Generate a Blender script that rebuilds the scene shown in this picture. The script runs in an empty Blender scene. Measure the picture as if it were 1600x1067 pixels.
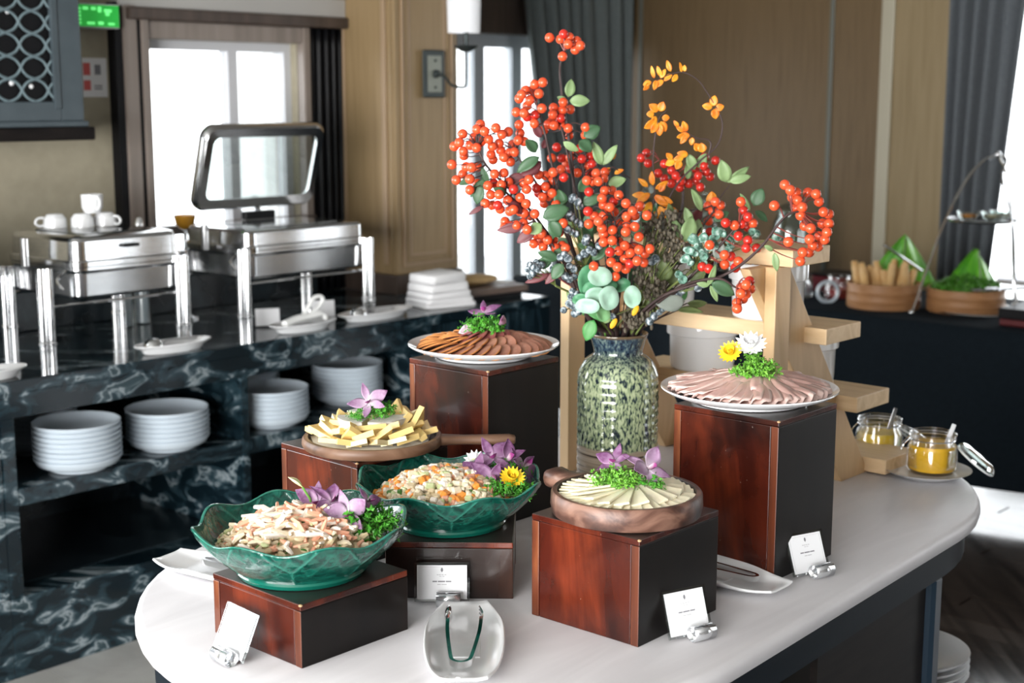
import bpy, math, random
from mathutils import Vector, Matrix
random.seed(11)
R = math.radians
scene = bpy.context.scene

# ------------------------------------------------------------------ camera
cam_d = bpy.data.cameras.new('camera'); cam = bpy.data.objects.new('camera', cam_d)
scene.collection.objects.link(cam); scene.camera = cam
cam.location = (0, 0, 1.72); cam.rotation_euler = (R(90 - 9.75), 0, 0)
cam_d.sensor_width = 36; cam_d.lens = 50; cam_d.clip_start = .05; cam_d.clip_end = 200
cam_d.dof.use_dof = True; cam_d.dof.focus_distance = 2.5; cam_d.dof.aperture_fstop = 4.5

# ------------------------------------------------------------------ world, lights, exposure
world = bpy.data.worlds.new('world'); scene.world = world; world.use_nodes = True
bg = world.node_tree.nodes['Background']
bg.inputs['Color'].default_value = (.93, .97, 1, 1); bg.inputs['Strength'].default_value = 3.6

TH = R(48)                                   # the room stands 48 degrees off the line of sight
def W(a, b, z=0):                            # a: along the marble counter, b: away from its wall
    return Vector((a * math.cos(TH) + b * math.sin(TH), a * math.sin(TH) - b * math.cos(TH), z))

def window_light(name, a, b, z, w, h, direction, energy, col=(1, .98, .96)):
    d = bpy.data.lights.new(name, 'AREA'); d.shape = 'RECTANGLE'; d.size = w; d.size_y = h
    d.energy = energy; d.color = col
    o = bpy.data.objects.new(name, d); scene.collection.objects.link(o)
    o.location = W(a, b, z)
    o.rotation_euler = (W(*direction)).to_track_quat('-Z', 'Y').to_euler()
    return o
window_light('daylight_rear_window', -2.66, -.6, 1.3, 4.1, 2.3, (1, 0, 0), 345)
window_light('daylight_side_window', .2, -4.72, 1.7, 2.2, 1.6, (0, 1, -.12), 45, (.93, .97, 1))
for nm_, a_, b_, z_, w_, h_, d_ in (('portal_far_window', 7.19, -2.6, 1.3, 1.4, 2.5, (-1, 0, 0)), ('portal_tall_window', 5.9, -5.55, 1.07, 2.5, 2.0, (0, 1, 0)), ('portal_counter_window', 3.47, -4.64, 1.42, .74, 1.03, (0, 1, 0))):
    window_light(nm_, a_, b_, z_, w_, h_, d_, 1).data.cycles.is_portal = True      # only guides the sampling of the sky

scene.view_settings.view_transform = 'Standard'; scene.view_settings.look = 'None'
scene.view_settings.exposure = 0.64; scene.view_settings.gamma = 1; scene.view_settings.use_curve_mapping = False
scene.cycles.use_denoising = True
scene.cycles.max_bounces = 10; scene.cycles.transparent_max_bounces = 16
scene.cycles.caustics_reflective = False; scene.cycles.caustics_refractive = False

# ------------------------------------------------------------------ mesh helpers
COL = scene.collection
class MB:
    """collects verts and faces, builds one mesh object"""
    def __init__(s): s.v = []; s.f = []; s.m = []; s.att = None
    def add(s, vs, fs, mi=0, M=None):
        o = len(s.v)
        s.v += [tuple(M @ Vector(p)) if M else tuple(p) for p in vs]
        s.f += [tuple(i + o for i in f) for f in fs]; s.m += [mi] * len(fs)
        return s
    def box(s, x0, x1, y0, y1, z0, z1, mi=0, M=None):
        vs = [(x, y, z) for z in (z0, z1) for y in (y0, y1) for x in (x0, x1)]
        return s.add(vs, [(0, 2, 3, 1), (4, 5, 7, 6), (0, 1, 5, 4), (2, 6, 7, 3), (0, 4, 6, 2), (1, 3, 7, 5)], mi, M)
    def cbox(s, x0, x1, y0, y1, z0, z1, c=.003, mi=0, M=None):   # chamfered box
        X = (x0, x1); Y = (y0, y1); Z = (z0, z1); vs = []; idx = {}
        for i in (0, 1):
            for j in (0, 1):
                for k in (0, 1):
                    sx, sy, sz = (1, -1)[i] * c, (1, -1)[j] * c, (1, -1)[k] * c
                    for ax, p in (('x', (X[i], Y[j] + sy, Z[k] + sz)), ('y', (X[i] + sx, Y[j], Z[k] + sz)), ('z', (X[i] + sx, Y[j] + sy, Z[k]))):
                        idx[i, j, k, ax] = len(vs); vs.append(p)
        fs = []; g = idx
        for i in (0, 1):
            q = [g[i, 0, 0, 'x'], g[i, 1, 0, 'x'], g[i, 1, 1, 'x'], g[i, 0, 1, 'x']]; fs.append(q if i else q[::-1])
            q = [g[0, i, 0, 'y'], g[0, i, 1, 'y'], g[1, i, 1, 'y'], g[1, i, 0, 'y']]; fs.append(q if i else q[::-1])
            q = [g[0, 0, i, 'z'], g[1, 0, i, 'z'], g[1, 1, i, 'z'], g[0, 1, i, 'z']]; fs.append(q if i else q[::-1])
        for j in (0, 1):
            for k in (0, 1):
                q = [g[0, j, k, 'y'], g[1, j, k, 'y'], g[1, j, k, 'z'], g[0, j, k, 'z']]; fs.append(q if j == k else q[::-1])
                q = [g[j, 0, k, 'z'], g[j, 1, k, 'z'], g[j, 1, k, 'x'], g[j, 0, k, 'x']]; fs.append(q if j == k else q[::-1])
                q = [g[j, k, 0, 'x'], g[j, k, 1, 'x'], g[j, k, 1, 'y'], g[j, k, 0, 'y']]; fs.append(q if j == k else q[::-1])
        for i in (0, 1):
            for j in (0, 1):
                for k in (0, 1):
                    q = [g[i, j, k, 'x'], g[i, j, k, 'y'], g[i, j, k, 'z']]; fs.append(q if (i + j + k) % 2 else q[::-1])
        return s.add(vs, fs, mi, M)
    def lathe(s, prof, n=32, mi=0, M=None, arc=None, mis=None):
        vs = []; fs = []; cl = arc is None; arc = arc or 2 * math.pi; k = n if cl else n + 1
        for r, z in prof:
            for i in range(k):
                t = arc * i / n; vs.append((r * math.cos(t), r * math.sin(t), z))
        for j in range(len(prof) - 1):
            for i in range(n):
                i2 = (i + 1) % k if cl else i + 1
                fs.append((j * k + i, j * k + i2, (j + 1) * k + i2, (j + 1) * k + i))
        o = len(s.f); s.add(vs, fs, mi, M)
        if mis:
            for j in range(len(prof) - 1):
                for i in range(n): s.m[o + j * n + i] = mis[j]
        return s
    def tube(s, pts, r, n=8, mi=0, M=None, closed=False, cap=True):
        pts = [Vector(p) for p in pts]; N = len(pts)
        rr = r if isinstance(r, (list, tuple)) else [r] * N
        vs = []; fs = []; prev = None
        for i, p in enumerate(pts):
            if closed: t = pts[(i + 1) % N] - pts[i - 1]
            else: t = pts[min(i + 1, N - 1)] - pts[max(i - 1, 0)]
            t = t.normalized() if t.length > 1e-9 else Vector((0, 0, 1))
            if prev is None:
                u = t.cross(Vector((0, 0, 1)))
                if u.length < 1e-3: u = t.cross(Vector((1, 0, 0)))
            else: u = prev - t * prev.dot(t)
            u.normalize(); prev = u; w = t.cross(u)
            for k in range(n):
                a = 2 * math.pi * k / n; vs.append(p + (u * math.cos(a) + w * math.sin(a)) * rr[i])
        for i in range(N if closed else N - 1):
            j = (i + 1) % N
            for k in range(n):
                k2 = (k + 1) % n; fs.append((i * n + k, i * n + k2, j * n + k2, j * n + k))
        if cap and not closed:
            fs.append(tuple(range(n))[::-1]); fs.append(tuple((N - 1) * n + k for k in range(n)))
        return s.add(vs, fs, mi, M)
    def prism(s, poly, z0, z1, mi=0, M=None):
        n = len(poly); vs = [(x, y, z0) for x, y in poly] + [(x, y, z1) for x, y in poly]
        fs = [tuple(range(n))[::-1], tuple(range(n, 2 * n))] + [(i, (i + 1) % n, n + (i + 1) % n, n + i) for i in range(n)]
        return s.add(vs, fs, mi, M)
    def sphere(s, c, r, n=10, m=6, mi=0, sc=(1, 1, 1)):
        prof = [(r * math.sin(math.pi * j / m), -r * math.cos(math.pi * j / m)) for j in range(m + 1)]
        prof[0] = (r * .02, -r); prof[-1] = (r * .02, r)
        return s.lathe(prof, n, mi, Matrix.Translation(c) @ Matrix.Diagonal((*sc, 1)))
    def mesh(s, name, mats, smooth=True, angle=35):
        me = bpy.data.meshes.new(name); me.from_pydata(s.v, [], s.f)
        for m in (mats if isinstance(mats, (list, tuple)) else [mats]): me.materials.append(m)
        if any(s.m): me.polygons.foreach_set('material_index', s.m)
        if s.att:
            at = me.attributes.new('g', 'FLOAT', 'POINT'); at.data.foreach_set('value', s.att)
        if smooth:
            me.polygons.foreach_set('use_smooth', [True] * len(s.f)); me.set_sharp_from_angle(angle=R(angle))
        me.update(); return me
    def build(s, name, mats, parent=None, smooth=True, angle=35, loc=None, rot=None):
        return link(name, s.mesh(name, mats, smooth, angle), parent, loc, rot)

def link(name, me, parent=None, loc=None, rot=None, scale=None):
    o = bpy.data.objects.new(name, me); COL.objects.link(o)
    if parent: o.parent = parent
    if loc is not None: o.location = loc
    if rot is not None: o.rotation_euler = rot
    if scale is not None: o.scale = scale
    return o
def tag(o, label, cat, group=None, kind=None):
    o['label'] = label; o['category'] = cat
    if group: o['group'] = group
    if kind: o['kind'] = kind
    return o
def thing(name, label, cat, loc=(0, 0, 0), rotz=0, group=None):
    o = link(name, None, None, loc, (0, 0, rotz)); return tag(o, label, cat, group)
def struct(o): o['kind'] = 'structure'; return o
def bevel(o, w, seg=2, ang=40):
    m = o.modifiers.new('bevel', 'BEVEL'); m.width = w; m.segments = seg; m.limit_method = 'ANGLE'; m.angle_limit = R(ang); return o
ROOM = Matrix.Rotation(TH, 4, 'Z')           # local x = a, local y = -b
def rbox(mb, a0, a1, b0, b1, z0, z1, mi=0):  # box given in room coordinates
    return mb.box(a0, a1, -b1, -b0, z0, z1, mi, ROOM)
def rb(name, a0, a1, b0, b1, z0, z1, mat, parent=None, bev=0):
    o = rbox(MB(), a0, a1, b0, b1, z0, z1).build(name, mat, parent, smooth=False)
    if bev: bevel(o, bev)
    return o
def smoothpath(pts, n=6):                    # Catmull-Rom
    P = [Vector(p) for p in pts]; P = [P[0] * 2 - P[1]] + P + [P[-1] * 2 - P[-2]]; out = []
    for i in range(1, len(P) - 2):
        for k in range(n):
            t = k / n; p0, p1, p2, p3 = P[i - 1:i + 3]
            out.append(.5 * ((2 * p1) + (p2 - p0) * t + (2 * p0 - 5 * p1 + 4 * p2 - p3) * t * t + (3 * p1 - p0 - 3 * p2 + p3) * t ** 3))
    return out + [P[-2]]

# ------------------------------------------------------------------ materials
def c4(c): return (c[0], c[1], c[2], 1)
def pm(name, col, rough=.5, metal=0, coat=0, spec=.5, trans=0, ior=1.45, sss=0, emit=None, es=0, sheen=0):
    m = bpy.data.materials.new(name); m.use_nodes = True; b = m.node_tree.nodes['Principled BSDF']; i = b.inputs
    i['Base Color'].default_value = c4(col); i['Roughness'].default_value = rough; i['Metallic'].default_value = metal
    i['Coat Weight'].default_value = coat; i['Specular IOR Level'].default_value = spec; i['Coat Roughness'].default_value = .06
    i['Transmission Weight'].default_value = trans; i['IOR'].default_value = ior; i['Sheen Weight'].default_value = sheen
    if sss: i['Subsurface Weight'].default_value = sss; i['Subsurface Radius'].default_value = (.01, .006, .004)
    if emit: i['Emission Color'].default_value = c4(emit); i['Emission Strength'].default_value = es
    return m
def nm(name, stops, scale=5, stretch=(1, 1, 1), rot=(0, 0, 0), detail=5, dist=0, rough=.4, bump=0, bscale=None, tex='noise', coord='Object', rr=None, lac=2, **kw):
    """principled material whose colour runs through a ramp driven by a procedural texture"""
    m = pm(name, stops[0][1], rough, **kw); nt = m.node_tree; N = nt.nodes; L = nt.links; b = N['Principled BSDF']
    tc = N.new('ShaderNodeTexCoord'); mp = N.new('ShaderNodeMapping'); mp.inputs['Scale'].default_value = stretch; mp.inputs['Rotation'].default_value = rot
    if tex == 'attr':
        t = N.new('ShaderNodeAttribute'); t.attribute_name = 'g'; out = t.outputs['Fac']
    else:
        L.new(tc.outputs[coord], mp.inputs['Vector'])
        if tex == 'noise':
            t = N.new('ShaderNodeTexNoise'); t.inputs['Scale'].default_value = scale; t.inputs['Detail'].default_value = detail
            t.inputs['Distortion'].default_value = dist; t.inputs['Lacunarity'].default_value = lac; out = t.outputs['Fac']
        elif tex == 'wave':
            t = N.new('ShaderNodeTexWave'); t.inputs['Scale'].default_value = scale; t.inputs['Detail'].default_value = detail; t.inputs['Distortion'].default_value = dist
            t.inputs['Detail Scale'].default_value = 1.6; out = t.outputs['Fac']
        elif tex == 'voronoi':
            t = N.new('ShaderNodeTexVoronoi'); t.inputs['Scale'].default_value = scale; out = t.outputs['Distance']
        L.new(mp.outputs['Vector'], t.inputs['Vector'])
    rp = N.new('ShaderNodeValToRGB'); e = rp.color_ramp.elements
    while len(e) < len(stops): e.new(.5)
    for k, (p, c) in enumerate(stops): e[k].position = p; e[k].color = c4(c)
    L.new(out, rp.inputs['Fac']); L.new(rp.outputs['Color'], b.inputs['Base Color'])
    if bump:
        bm = N.new('ShaderNodeBump'); bm.inputs['Strength'].default_value = bump; bm.inputs['Distance'].default_value = bscale or .004
        L.new(out, bm.inputs['Height']); L.new(bm.outputs['Normal'], b.inputs['Normal'])
    if rr:
        mr = N.new('ShaderNodeMapRange'); mr.inputs['To Min'].default_value = rr[0]; mr.inputs['To Max'].default_value = rr[1]
        L.new(out, mr.inputs['Value']); L.new(mr.outputs['Result'], b.inputs['Roughness'])
    return m
def glassmat(name, col=(1, 1, 1), fac=.03, rough=.02, tint=(1, 1, 1)):   # thin clear glass: fresnel reflection over clear
    m = bpy.data.materials.new(name); m.use_nodes = True; nt = m.node_tree; N = nt.nodes; L = nt.links; N.remove(N['Principled BSDF'])
    tr = N.new('ShaderNodeBsdfTransparent'); tr.inputs['Color'].default_value = c4(tint); gl = N.new('ShaderNodeBsdfGlossy')
    gl.inputs['Color'].default_value = c4(col); gl.inputs['Roughness'].default_value = rough
    lw = N.new('ShaderNodeLayerWeight'); lw.inputs['Blend'].default_value = .35
    mr = N.new('ShaderNodeMapRange'); mr.inputs['To Min'].default_value = fac; mr.inputs['To Max'].default_value = .55
    mx = N.new('ShaderNodeMixShader'); L.new(lw.outputs['Fresnel'], mr.inputs['Value']); L.new(mr.outputs['Result'], mx.inputs[0])
    L.new(tr.outputs[0], mx.inputs[1]); L.new(gl.outputs[0], mx.inputs[2]); L.new(mx.outputs[0], N['Material Output'].inputs['Surface']); return m
ZR = (0, 0, -TH)
M = {}
M['marble'] = nm('black_marble', [(.0, (.002, .005, .007)), (.46, (.004, .010, .014)), (.55, (.016, .034, .044)), (.59, (.07, .10, .115)), (.615, (.25, .29, .31)), (.645, (.04, .065, .075)), (.72, (.012, .026, .034))],
                 scale=6.5, stretch=(.42, 1.6, 2.4), rot=(R(14), R(18), -TH), detail=13, dist=1.1, rough=.12, spec=.5)
M['marble_v'] = nm('black_marble_upright_vein', [(.0, (.002, .005, .007)), (.45, (.004, .010, .014)), (.58, (.014, .03, .04)), (.65, (.10, .14, .16)), (.70, (.02, .04, .05)), (1, (.01, .02, .027))],
                   scale=3.2, stretch=(4, 4, .7), rot=(0, R(8), -TH), detail=8, dist=1.4, rough=.14)
M['granite_dark'] = nm('dark_stone', [(.4, (.006, .01, .013)), (.7, (.02, .03, .036))], scale=9, rough=.25)
M['top'] = nm('white_marble', [(.3, (.58, .565, .58)), (.55, (.66, .645, .66)), (.8, (.60, .586, .60))], scale=2.2, stretch=(1, 5, 5), rot=(0, 0, -R(51)), detail=7, dist=.8, rough=.42, spec=.3)
M['navy'] = pm('navy_lacquer', (.004, .008, .013), .4, spec=.12)
M['blackwood'] = nm('black_wood', [(.3, (.006, .005, .005)), (.7, (.014, .011, .010))], scale=6, stretch=(1, 1, 8), rough=.45, spec=.12)
M['lacquer'] = nm('red_brown_lacquered_wood', [(.25, (.010, .003, .002)), (.45, (.05, .008, .004)), (.6, (.135, .024, .008)), (.8, (.03, .006, .004))],
                  scale=7, stretch=(1, 1, .22), rot=(0, R(14), 0), detail=9, dist=1.1, rough=.2, coat=.2, bump=.06, bscale=.002, rr=(.16, .34))
def stain(m, scale=5.5, lo=.22):       # uneven old stain: big darker blotches over the grain
    N = m.node_tree.nodes; L = m.node_tree.links; b = N['Principled BSDF']; src = b.inputs['Base Color'].links[0].from_socket
    tc = N.new('ShaderNodeTexCoord'); no = N.new('ShaderNodeTexNoise'); no.inputs['Scale'].default_value = scale; no.inputs['Detail'].default_value = 6; no.inputs['Distortion'].default_value = .4; L.new(tc.outputs['Object'], no.inputs['Vector'])
    rp = N.new('ShaderNodeValToRGB'); e = rp.color_ramp.elements; e[0].position = .38; e[0].color = (lo, lo * .8, lo * .75, 1); e[1].position = .62; e[1].color = (1.15, 1.0, .9, 1); L.new(no.outputs['Fac'], rp.inputs['Fac'])
    n2 = N.new('ShaderNodeTexNoise'); n2.inputs['Scale'].default_value = 120; n2.inputs['Detail'].default_value = 2; L.new(tc.outputs['Object'], n2.inputs['Vector'])
    r2 = N.new('ShaderNodeValToRGB'); e = r2.color_ramp.elements; e[0].position = .74; e[0].color = (0, 0, 0, 1); e[1].position = .78; e[1].color = (.35, .35, .35, 1); L.new(n2.outputs['Fac'], r2.inputs['Fac'])
    mx = N.new('ShaderNodeMix'); mx.data_type = 'RGBA'; mx.blend_type = 'MULTIPLY'; mx.inputs['Factor'].default_value = 1; L.new(src, mx.inputs['A']); L.new(rp.outputs['Color'], mx.inputs['B'])
    m3 = N.new('ShaderNodeMix'); m3.data_type = 'RGBA'; L.new(r2.outputs['Color'], m3.inputs['Factor']); L.new(mx.outputs['Result'], m3.inputs['A']); m3.inputs['B'].default_value = (.42, .34, .28, 1); L.new(m3.outputs['Result'], b.inputs['Base Color'])
stain(M['lacquer'])
M['lacquer_black'] = nm('near_black_wood', [(.3, (.0035, .003, .003)), (.6, (.008, .006, .005)), (.8, (.016, .009, .007))], scale=7, stretch=(1, 1, .22), detail=9, dist=1.1, rough=.3, spec=.25)
M['lacquer_edge'] = nm('worn_orange_brown_wood', [(.3, (.035, .009, .005)), (.55, (.11, .028, .011)), (.75, (.26, .085, .03))], scale=12, stretch=(2.5, 2.5, .25), detail=8, dist=.6, rough=.3, coat=.2)
M['lacquer_top'] = nm('scuffed_dark_wood', [(.35, (.012, .008, .007)), (.6, (.05, .036, .032)), (.75, (.11, .09, .082))], scale=6, detail=8, dist=.5, rough=.3, coat=.15)
M['pine'] = nm('pale_beech', [(.3, (.60, .40, .21)), (.5, (.70, .49, .28)), (.7, (.55, .36, .18))], scale=4, stretch=(3, 3, .5), detail=7, dist=.9, rough=.42)
M['pine_h'] = nm('pale_beech_board', [(.3, (.62, .43, .24)), (.5, (.72, .53, .32)), (.7, (.56, .38, .2))], scale=5, stretch=(4, .5, 4), detail=7, dist=.9, rough=.42)
M['board'] = nm('walnut_board', [(.3, (.06, .03, .018)), (.5, (.16, .085, .05)), (.75, (.28, .17, .11))], scale=7, stretch=(.5, 3, 3), detail=8, dist=.7, rough=.45, bump=.1, bscale=.002)
M['board_red'] = nm('reddish_wood_tray', [(.34, (.02, .010, .008)), (.5, (.085, .038, .026)), (.66, (.22, .12, .085))], scale=14, stretch=(1, 1, 1.6), detail=9, dist=.9, rough=.42, bump=.15, bscale=.002)
M['board_in'] = pm('dark_stained_wood', (.035, .022, .017), .5)
M['china'] = pm('white_china', (.80, .81, .82), .12, coat=.3)
M['china_cool'] = pm('white_stoneware', (.50, .57, .63), .25)
M['steel'] = nm('polished_steel', [(.3, (.55, .56, .57)), (.7, (.68, .68, .68))], scale=30, stretch=(.3, 1, 6), rough=.16, metal=1)
M['steel_d'] = pm('satin_steel', (.5, .51, .52), .28, metal=1)
M['chrome'] = pm('chrome', (.78, .79, .8), .07, metal=1)
M['black'] = pm('black', (.005, .005, .006), .45, spec=.2)
M['glass'] = glassmat('clear_glass')
M['glass_g'] = glassmat('green_tinged_glass', tint=(.93, .97, .96), fac=.04)
M['jarglass'] = glassmat('thick_jar_glass', tint=(.80, .87, .85), fac=.10)
M['acrylic'] = glassmat('acrylic', tint=(.93, .95, .95), fac=.1)
M['pane'] = glassmat('window_glass', fac=.03)
M['card'] = pm('white_card', (.85, .86, .88), .5)
M['ink'] = pm('grey_ink', (.22, .22, .24), .6)
M['linen'] = pm('white_linen', (.80, .80, .81), .85, sheen=.2)
M['paper'] = pm('white_paper', (.80, .80, .80), .7)
# ------------------------------------------------------------------ the room
M['plaster'] = nm('beige_wall', [(.3, (.35, .315, .23)), (.7, (.40, .36, .265))], scale=20, rough=.7)
M['ceil'] = pm('pale_ceiling', (.42, .41, .39), .8)
M['wall_plain'] = nm('tan_panelled_wall', [(.3, (.045, .036, .028)), (.7, (.065, .052, .04))], scale=4, stretch=(4, 4, .3), rough=.5)
M['panelwood'] = nm('brown_wood_panel', [(.3, (.14, .092, .045)), (.5, (.18, .12, .061)), (.7, (.15, .10, .05))], scale=5, stretch=(7, 7, .35), rot=(0, 0, -TH), detail=7, dist=.4, rough=.42)
M['paneltrim'] = pm('grey_green_bead', (.15, .155, .13), .4)
M['cream_trim'] = pm('cream_moulding', (.50, .46, .35), .4)
M['olivewood'] = nm('honey_veneer', [(.3, (.27, .20, .105)), (.6, (.33, .25, .14))], scale=5, stretch=(6, 6, .4), rot=(0, 0, -TH), detail=6, dist=.3, rough=.4)
M['pillar'] = nm('honey_oak', [(.3, (.24, .165, .08)), (.55, (.30, .21, .11)), (.75, (.26, .18, .09))], scale=5, stretch=(6, 6, .4), rot=(0, 0, -TH), detail=6, dist=.3, rough=.4)
M['pillar_mould'] = pm('rosy_moulding', (.34, .24, .15), .4)
M['walnut'] = nm('dark_walnut', [(.3, (.045, .032, .026)), (.7, (.085, .062, .05))], scale=4, stretch=(6, 6, .4), rough=.35)
M['framewood'] = nm('grey_brown_frame', [(.3, (.20, .165, .14)), (.7, (.28, .235, .205))], scale=4, stretch=(6, 6, .4), rough=.3)
M['paintwhite'] = pm('white_render', (.8, .82, .84), .7)
M['whiteframe'] = pm('white_frame_paint', (.62, .63, .66), .4)
M['greyframe'] = pm('blue_grey_frame_paint', (.72, .78, .84), .5)
M['curtain'] = nm('grey_curtain', [(.3, (.13, .155, .155)), (.7, (.155, .18, .18))], scale=60, rough=.85, sheen=.15)
M['curtain_r'] = nm('slate_curtain', [(.3, (.11, .125, .14)), (.7, (.135, .15, .165))], scale=60, rough=.85, sheen=.15)
M['plank'] = nm('dark_plank', [(.3, (.018, .013, .010)), (.6, (.05, .036, .028)), (.8, (.028, .02, .016))], scale=3, stretch=(6, .5, 1), rot=ZR, detail=7, dist=.6, rough=.15, rr=(.07, .17))
M['plank_b'] = nm('dark_plank_b', [(.3, (.03, .023, .018)), (.6, (.075, .057, .046)), (.8, (.04, .03, .025))], scale=3, stretch=(6, .5, 1), rot=ZR, detail=7, dist=.6, rough=.15, rr=(.07, .17))
M['stone'] = nm('pale_stone_tile', [(.3, (.34, .34, .32)), (.55, (.46, .46, .44)), (.8, (.38, .38, .36))], scale=2.5, detail=8, dist=1, rough=.25)
M['brass'] = pm('brass', (.35, .26, .1), .35, metal=1)

AB, AF, BL, BR, ZC = -2.7, 7.2, -4.65, 3.6, 2.75       # rear and far wall, counter wall, right wall, ceiling
floor = struct(rb('floor', AB - .2, AF + 3, BL - 1.2, BR + .2, -.1, -.012, M['granite_dark']))
# planks of the right-hand floor, laid across the room
i = 0
for k in range(38):
    a0 = 3.0 + k * .115
    for j, (b0, b1) in enumerate(((-3.62, -2.3), (-2.295, -1.0), (-.995, .4))):
        sh = ((k * 37) % 11) * .09 - .4
        lo, hi = b0 + (sh if j else 0), b1 + (sh if j < 2 else 0)
        rb('plank', a0, a0 + .1135, lo, hi - .003, -.012, 0 + (.0006 if (k + j) % 2 else 0), M['plank'] if (k * 7 + j * 3) % 5 else M['plank_b'], floor)
# pale stone tiles in front of the marble counter
for k in range(9):
    for j in range(4):
        if k > 5 and j > 0: continue
        a0 = .1 + k * .5 if k < 6 else 3.1 + (k - 6) * .5
        b0 = -3.86 + j * .5
        if a0 + .5 > 3.0 and j: continue
        rb('floor_tile', a0, a0 + .497, b0, b0 + .497 if not (a0 >= 3.0) else b0 + .235, -.012, 0, M['stone'], floor)
rb('floor_strip', 2.6, 2.612, -3.4, -1.9, -.012, .001, M['brass'], floor)

ceiling = struct(rb('ceiling', AB, AF, BL - 1, BR, ZC, ZC + .1, M['ceil']))

def wall_b(name, b0, b1, a0, a1, holes, mat, zt=ZC):       # wall in a plane of constant b, holes = (a0, a1, z0, z1)
    mb = MB(); cuts = sorted({a0, a1, *[h[0] for h in holes], *[h[1] for h in holes]})
    for u0, u1 in zip(cuts, cuts[1:]):
        z = 0
        for h in sorted([h for h in holes if h[0] <= u0 and h[1] >= u1], key=lambda h: h[2]):
            if h[2] > z: rbox(mb, u0, u1, b0, b1, z, h[2])
            z = h[3]
        if z < zt: rbox(mb, u0, u1, b0, b1, z, zt)
    return struct(mb.build(name, mat, smooth=False))
def wall_a(name, a0, a1, b0, b1, holes, mat, zt=ZC):
    mb = MB(); cuts = sorted({b0, b1, *[h[0] for h in holes], *[h[1] for h in holes]})
    for u0, u1 in zip(cuts, cuts[1:]):
        z = 0
        for h in sorted([h for h in holes if h[0] <= u0 and h[1] >= u1], key=lambda h: h[2]):
            if h[2] > z: rbox(mb, a0, a1, u0, u1, z, h[2])
            z = h[3]
        if z < zt: rbox(mb, a0, a1, u0, u1, z, zt)
    return struct(mb.build(name, mat, smooth=False))

wl = wall_b('wall_left', BL - .15, BL, AB, 4.07, [(-.95, 1.35, .85, 2.55), (3.10, 3.84, .9, 1.935)], M['plaster'])
wall_b('wall_left_recess', -5.72, -5.56, 4.3, AF, [(4.62, 7.16, .06, 2.07)], M['walnut'])
struct(rb('wall_left_return', 4.25, 4.42, -5.6, -4.66, 0, ZC, M['paintwhite']))
far = wall_a('wall_far', AF, AF + .15, -5.72, BR, [(-3.3, -1.9, .03, 2.6), (-.3, 1.2, .03, 2.5), (2.9, 3.5, .03, 2.5)], M['panelwood'])
wall_b('wall_right', BR, BR + .15, AB, AF, [(5.5, 7.05, .03, 2.5)], M['wall_plain'])
wall_a('wall_rear', AB - .15, AB, BL, BR, [(-2.7, 1.5, .1, 2.5)], M['wall_plain'])

def window_frame(name, holes_a=None, plane='b', pos=0, rect=None, bars=(), mat=None, w=.05, d=.06, glass=True):
    u0, u1, z0, z1 = rect; root = struct(link(name, None)); f = MB()
    B = (lambda x0, x1, y0, y1: rbox(f, x0, x1, pos - d / 2, pos + d / 2, y0, y1)) if plane == 'b' else (lambda x0, x1, y0, y1: rbox(f, pos - d / 2, pos + d / 2, x0, x1, y0, y1))
    B(u0, u0 + w, z0, z1); B(u1 - w, u1, z0, z1); B(u0 + w, u1 - w, z0, z0 + w); B(u0 + w, u1 - w, z1 - w, z1)
    f.build('window_frame', mat, root, smooth=False)
    xs = [u0 + w]
    for k, (c, bw) in enumerate(bars):
        m = MB()
        if plane == 'b': rbox(m, c - bw / 2, c + bw / 2, pos - d / 2, pos + d / 2, z0 + w, z1 - w)
        else: rbox(m, pos - d / 2, pos + d / 2, c - bw / 2, c + bw / 2, z0 + w, z1 - w)
        m.build('window_bar', mat, root, smooth=False); xs += [c - bw / 2, c + bw / 2]
    xs.append(u1 - w)
    if glass:
        for p, q in zip(xs[::2], xs[1::2]):
            m = MB()
            if plane == 'b': rbox(m, p, q, pos - .003, pos + .003, z0 + w, z1 - w)
            else: rbox(m, pos - .003, pos + .003, p, q, z0 + w, z1 - w)
            m.build('pane', M['pane'], root, smooth=False)
    return root
window_frame('window_1', plane='b', pos=-4.72, rect=(3.10, 3.84, .9, 1.935), bars=((3.545, .045),), mat=M['whiteframe'], w=.035)
window_frame('window_2', plane='b', pos=-5.64, rect=(4.62, 7.16, .06, 2.07), bars=((5.955, .085), (6.275, .085)), mat=M['greyframe'], w=.07)
window_frame('window_3', plane='a', pos=AF + .08, rect=(-3.3, -1.9, .03, 2.6), bars=(), mat=M['whiteframe'], w=.05)
window_frame('window_4', plane='a', pos=AB - .07, rect=(-2.7, 1.5, .1, 2.5), bars=((-1.3, .06), (.1, .06)), mat=M['walnut'], glass=False)
window_frame('window_5', plane='b', pos=BL - .08, rect=(-.95, 1.35, .85, 2.55), bars=((.2, .06),), mat=M['walnut'], glass=False)

window_frame('added_window_6', plane='a', pos=AF + .08, rect=(-.3, 1.2, .03, 2.5), bars=((.45, .05),), mat=M['walnut'])  # unseen window, added to brighten the reflections in the open chafing dish
window_frame('added_window_8', plane='a', pos=AF + .08, rect=(2.9, 3.5, .03, 2.5), mat=M['walnut'])  # unseen too, added for the shine on the closed chafing dish
window_frame('window_7', plane='b', pos=BR + .08, rect=(5.5, 7.05, .03, 2.5), bars=((6.3, .05),), mat=M['walnut'])
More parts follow.
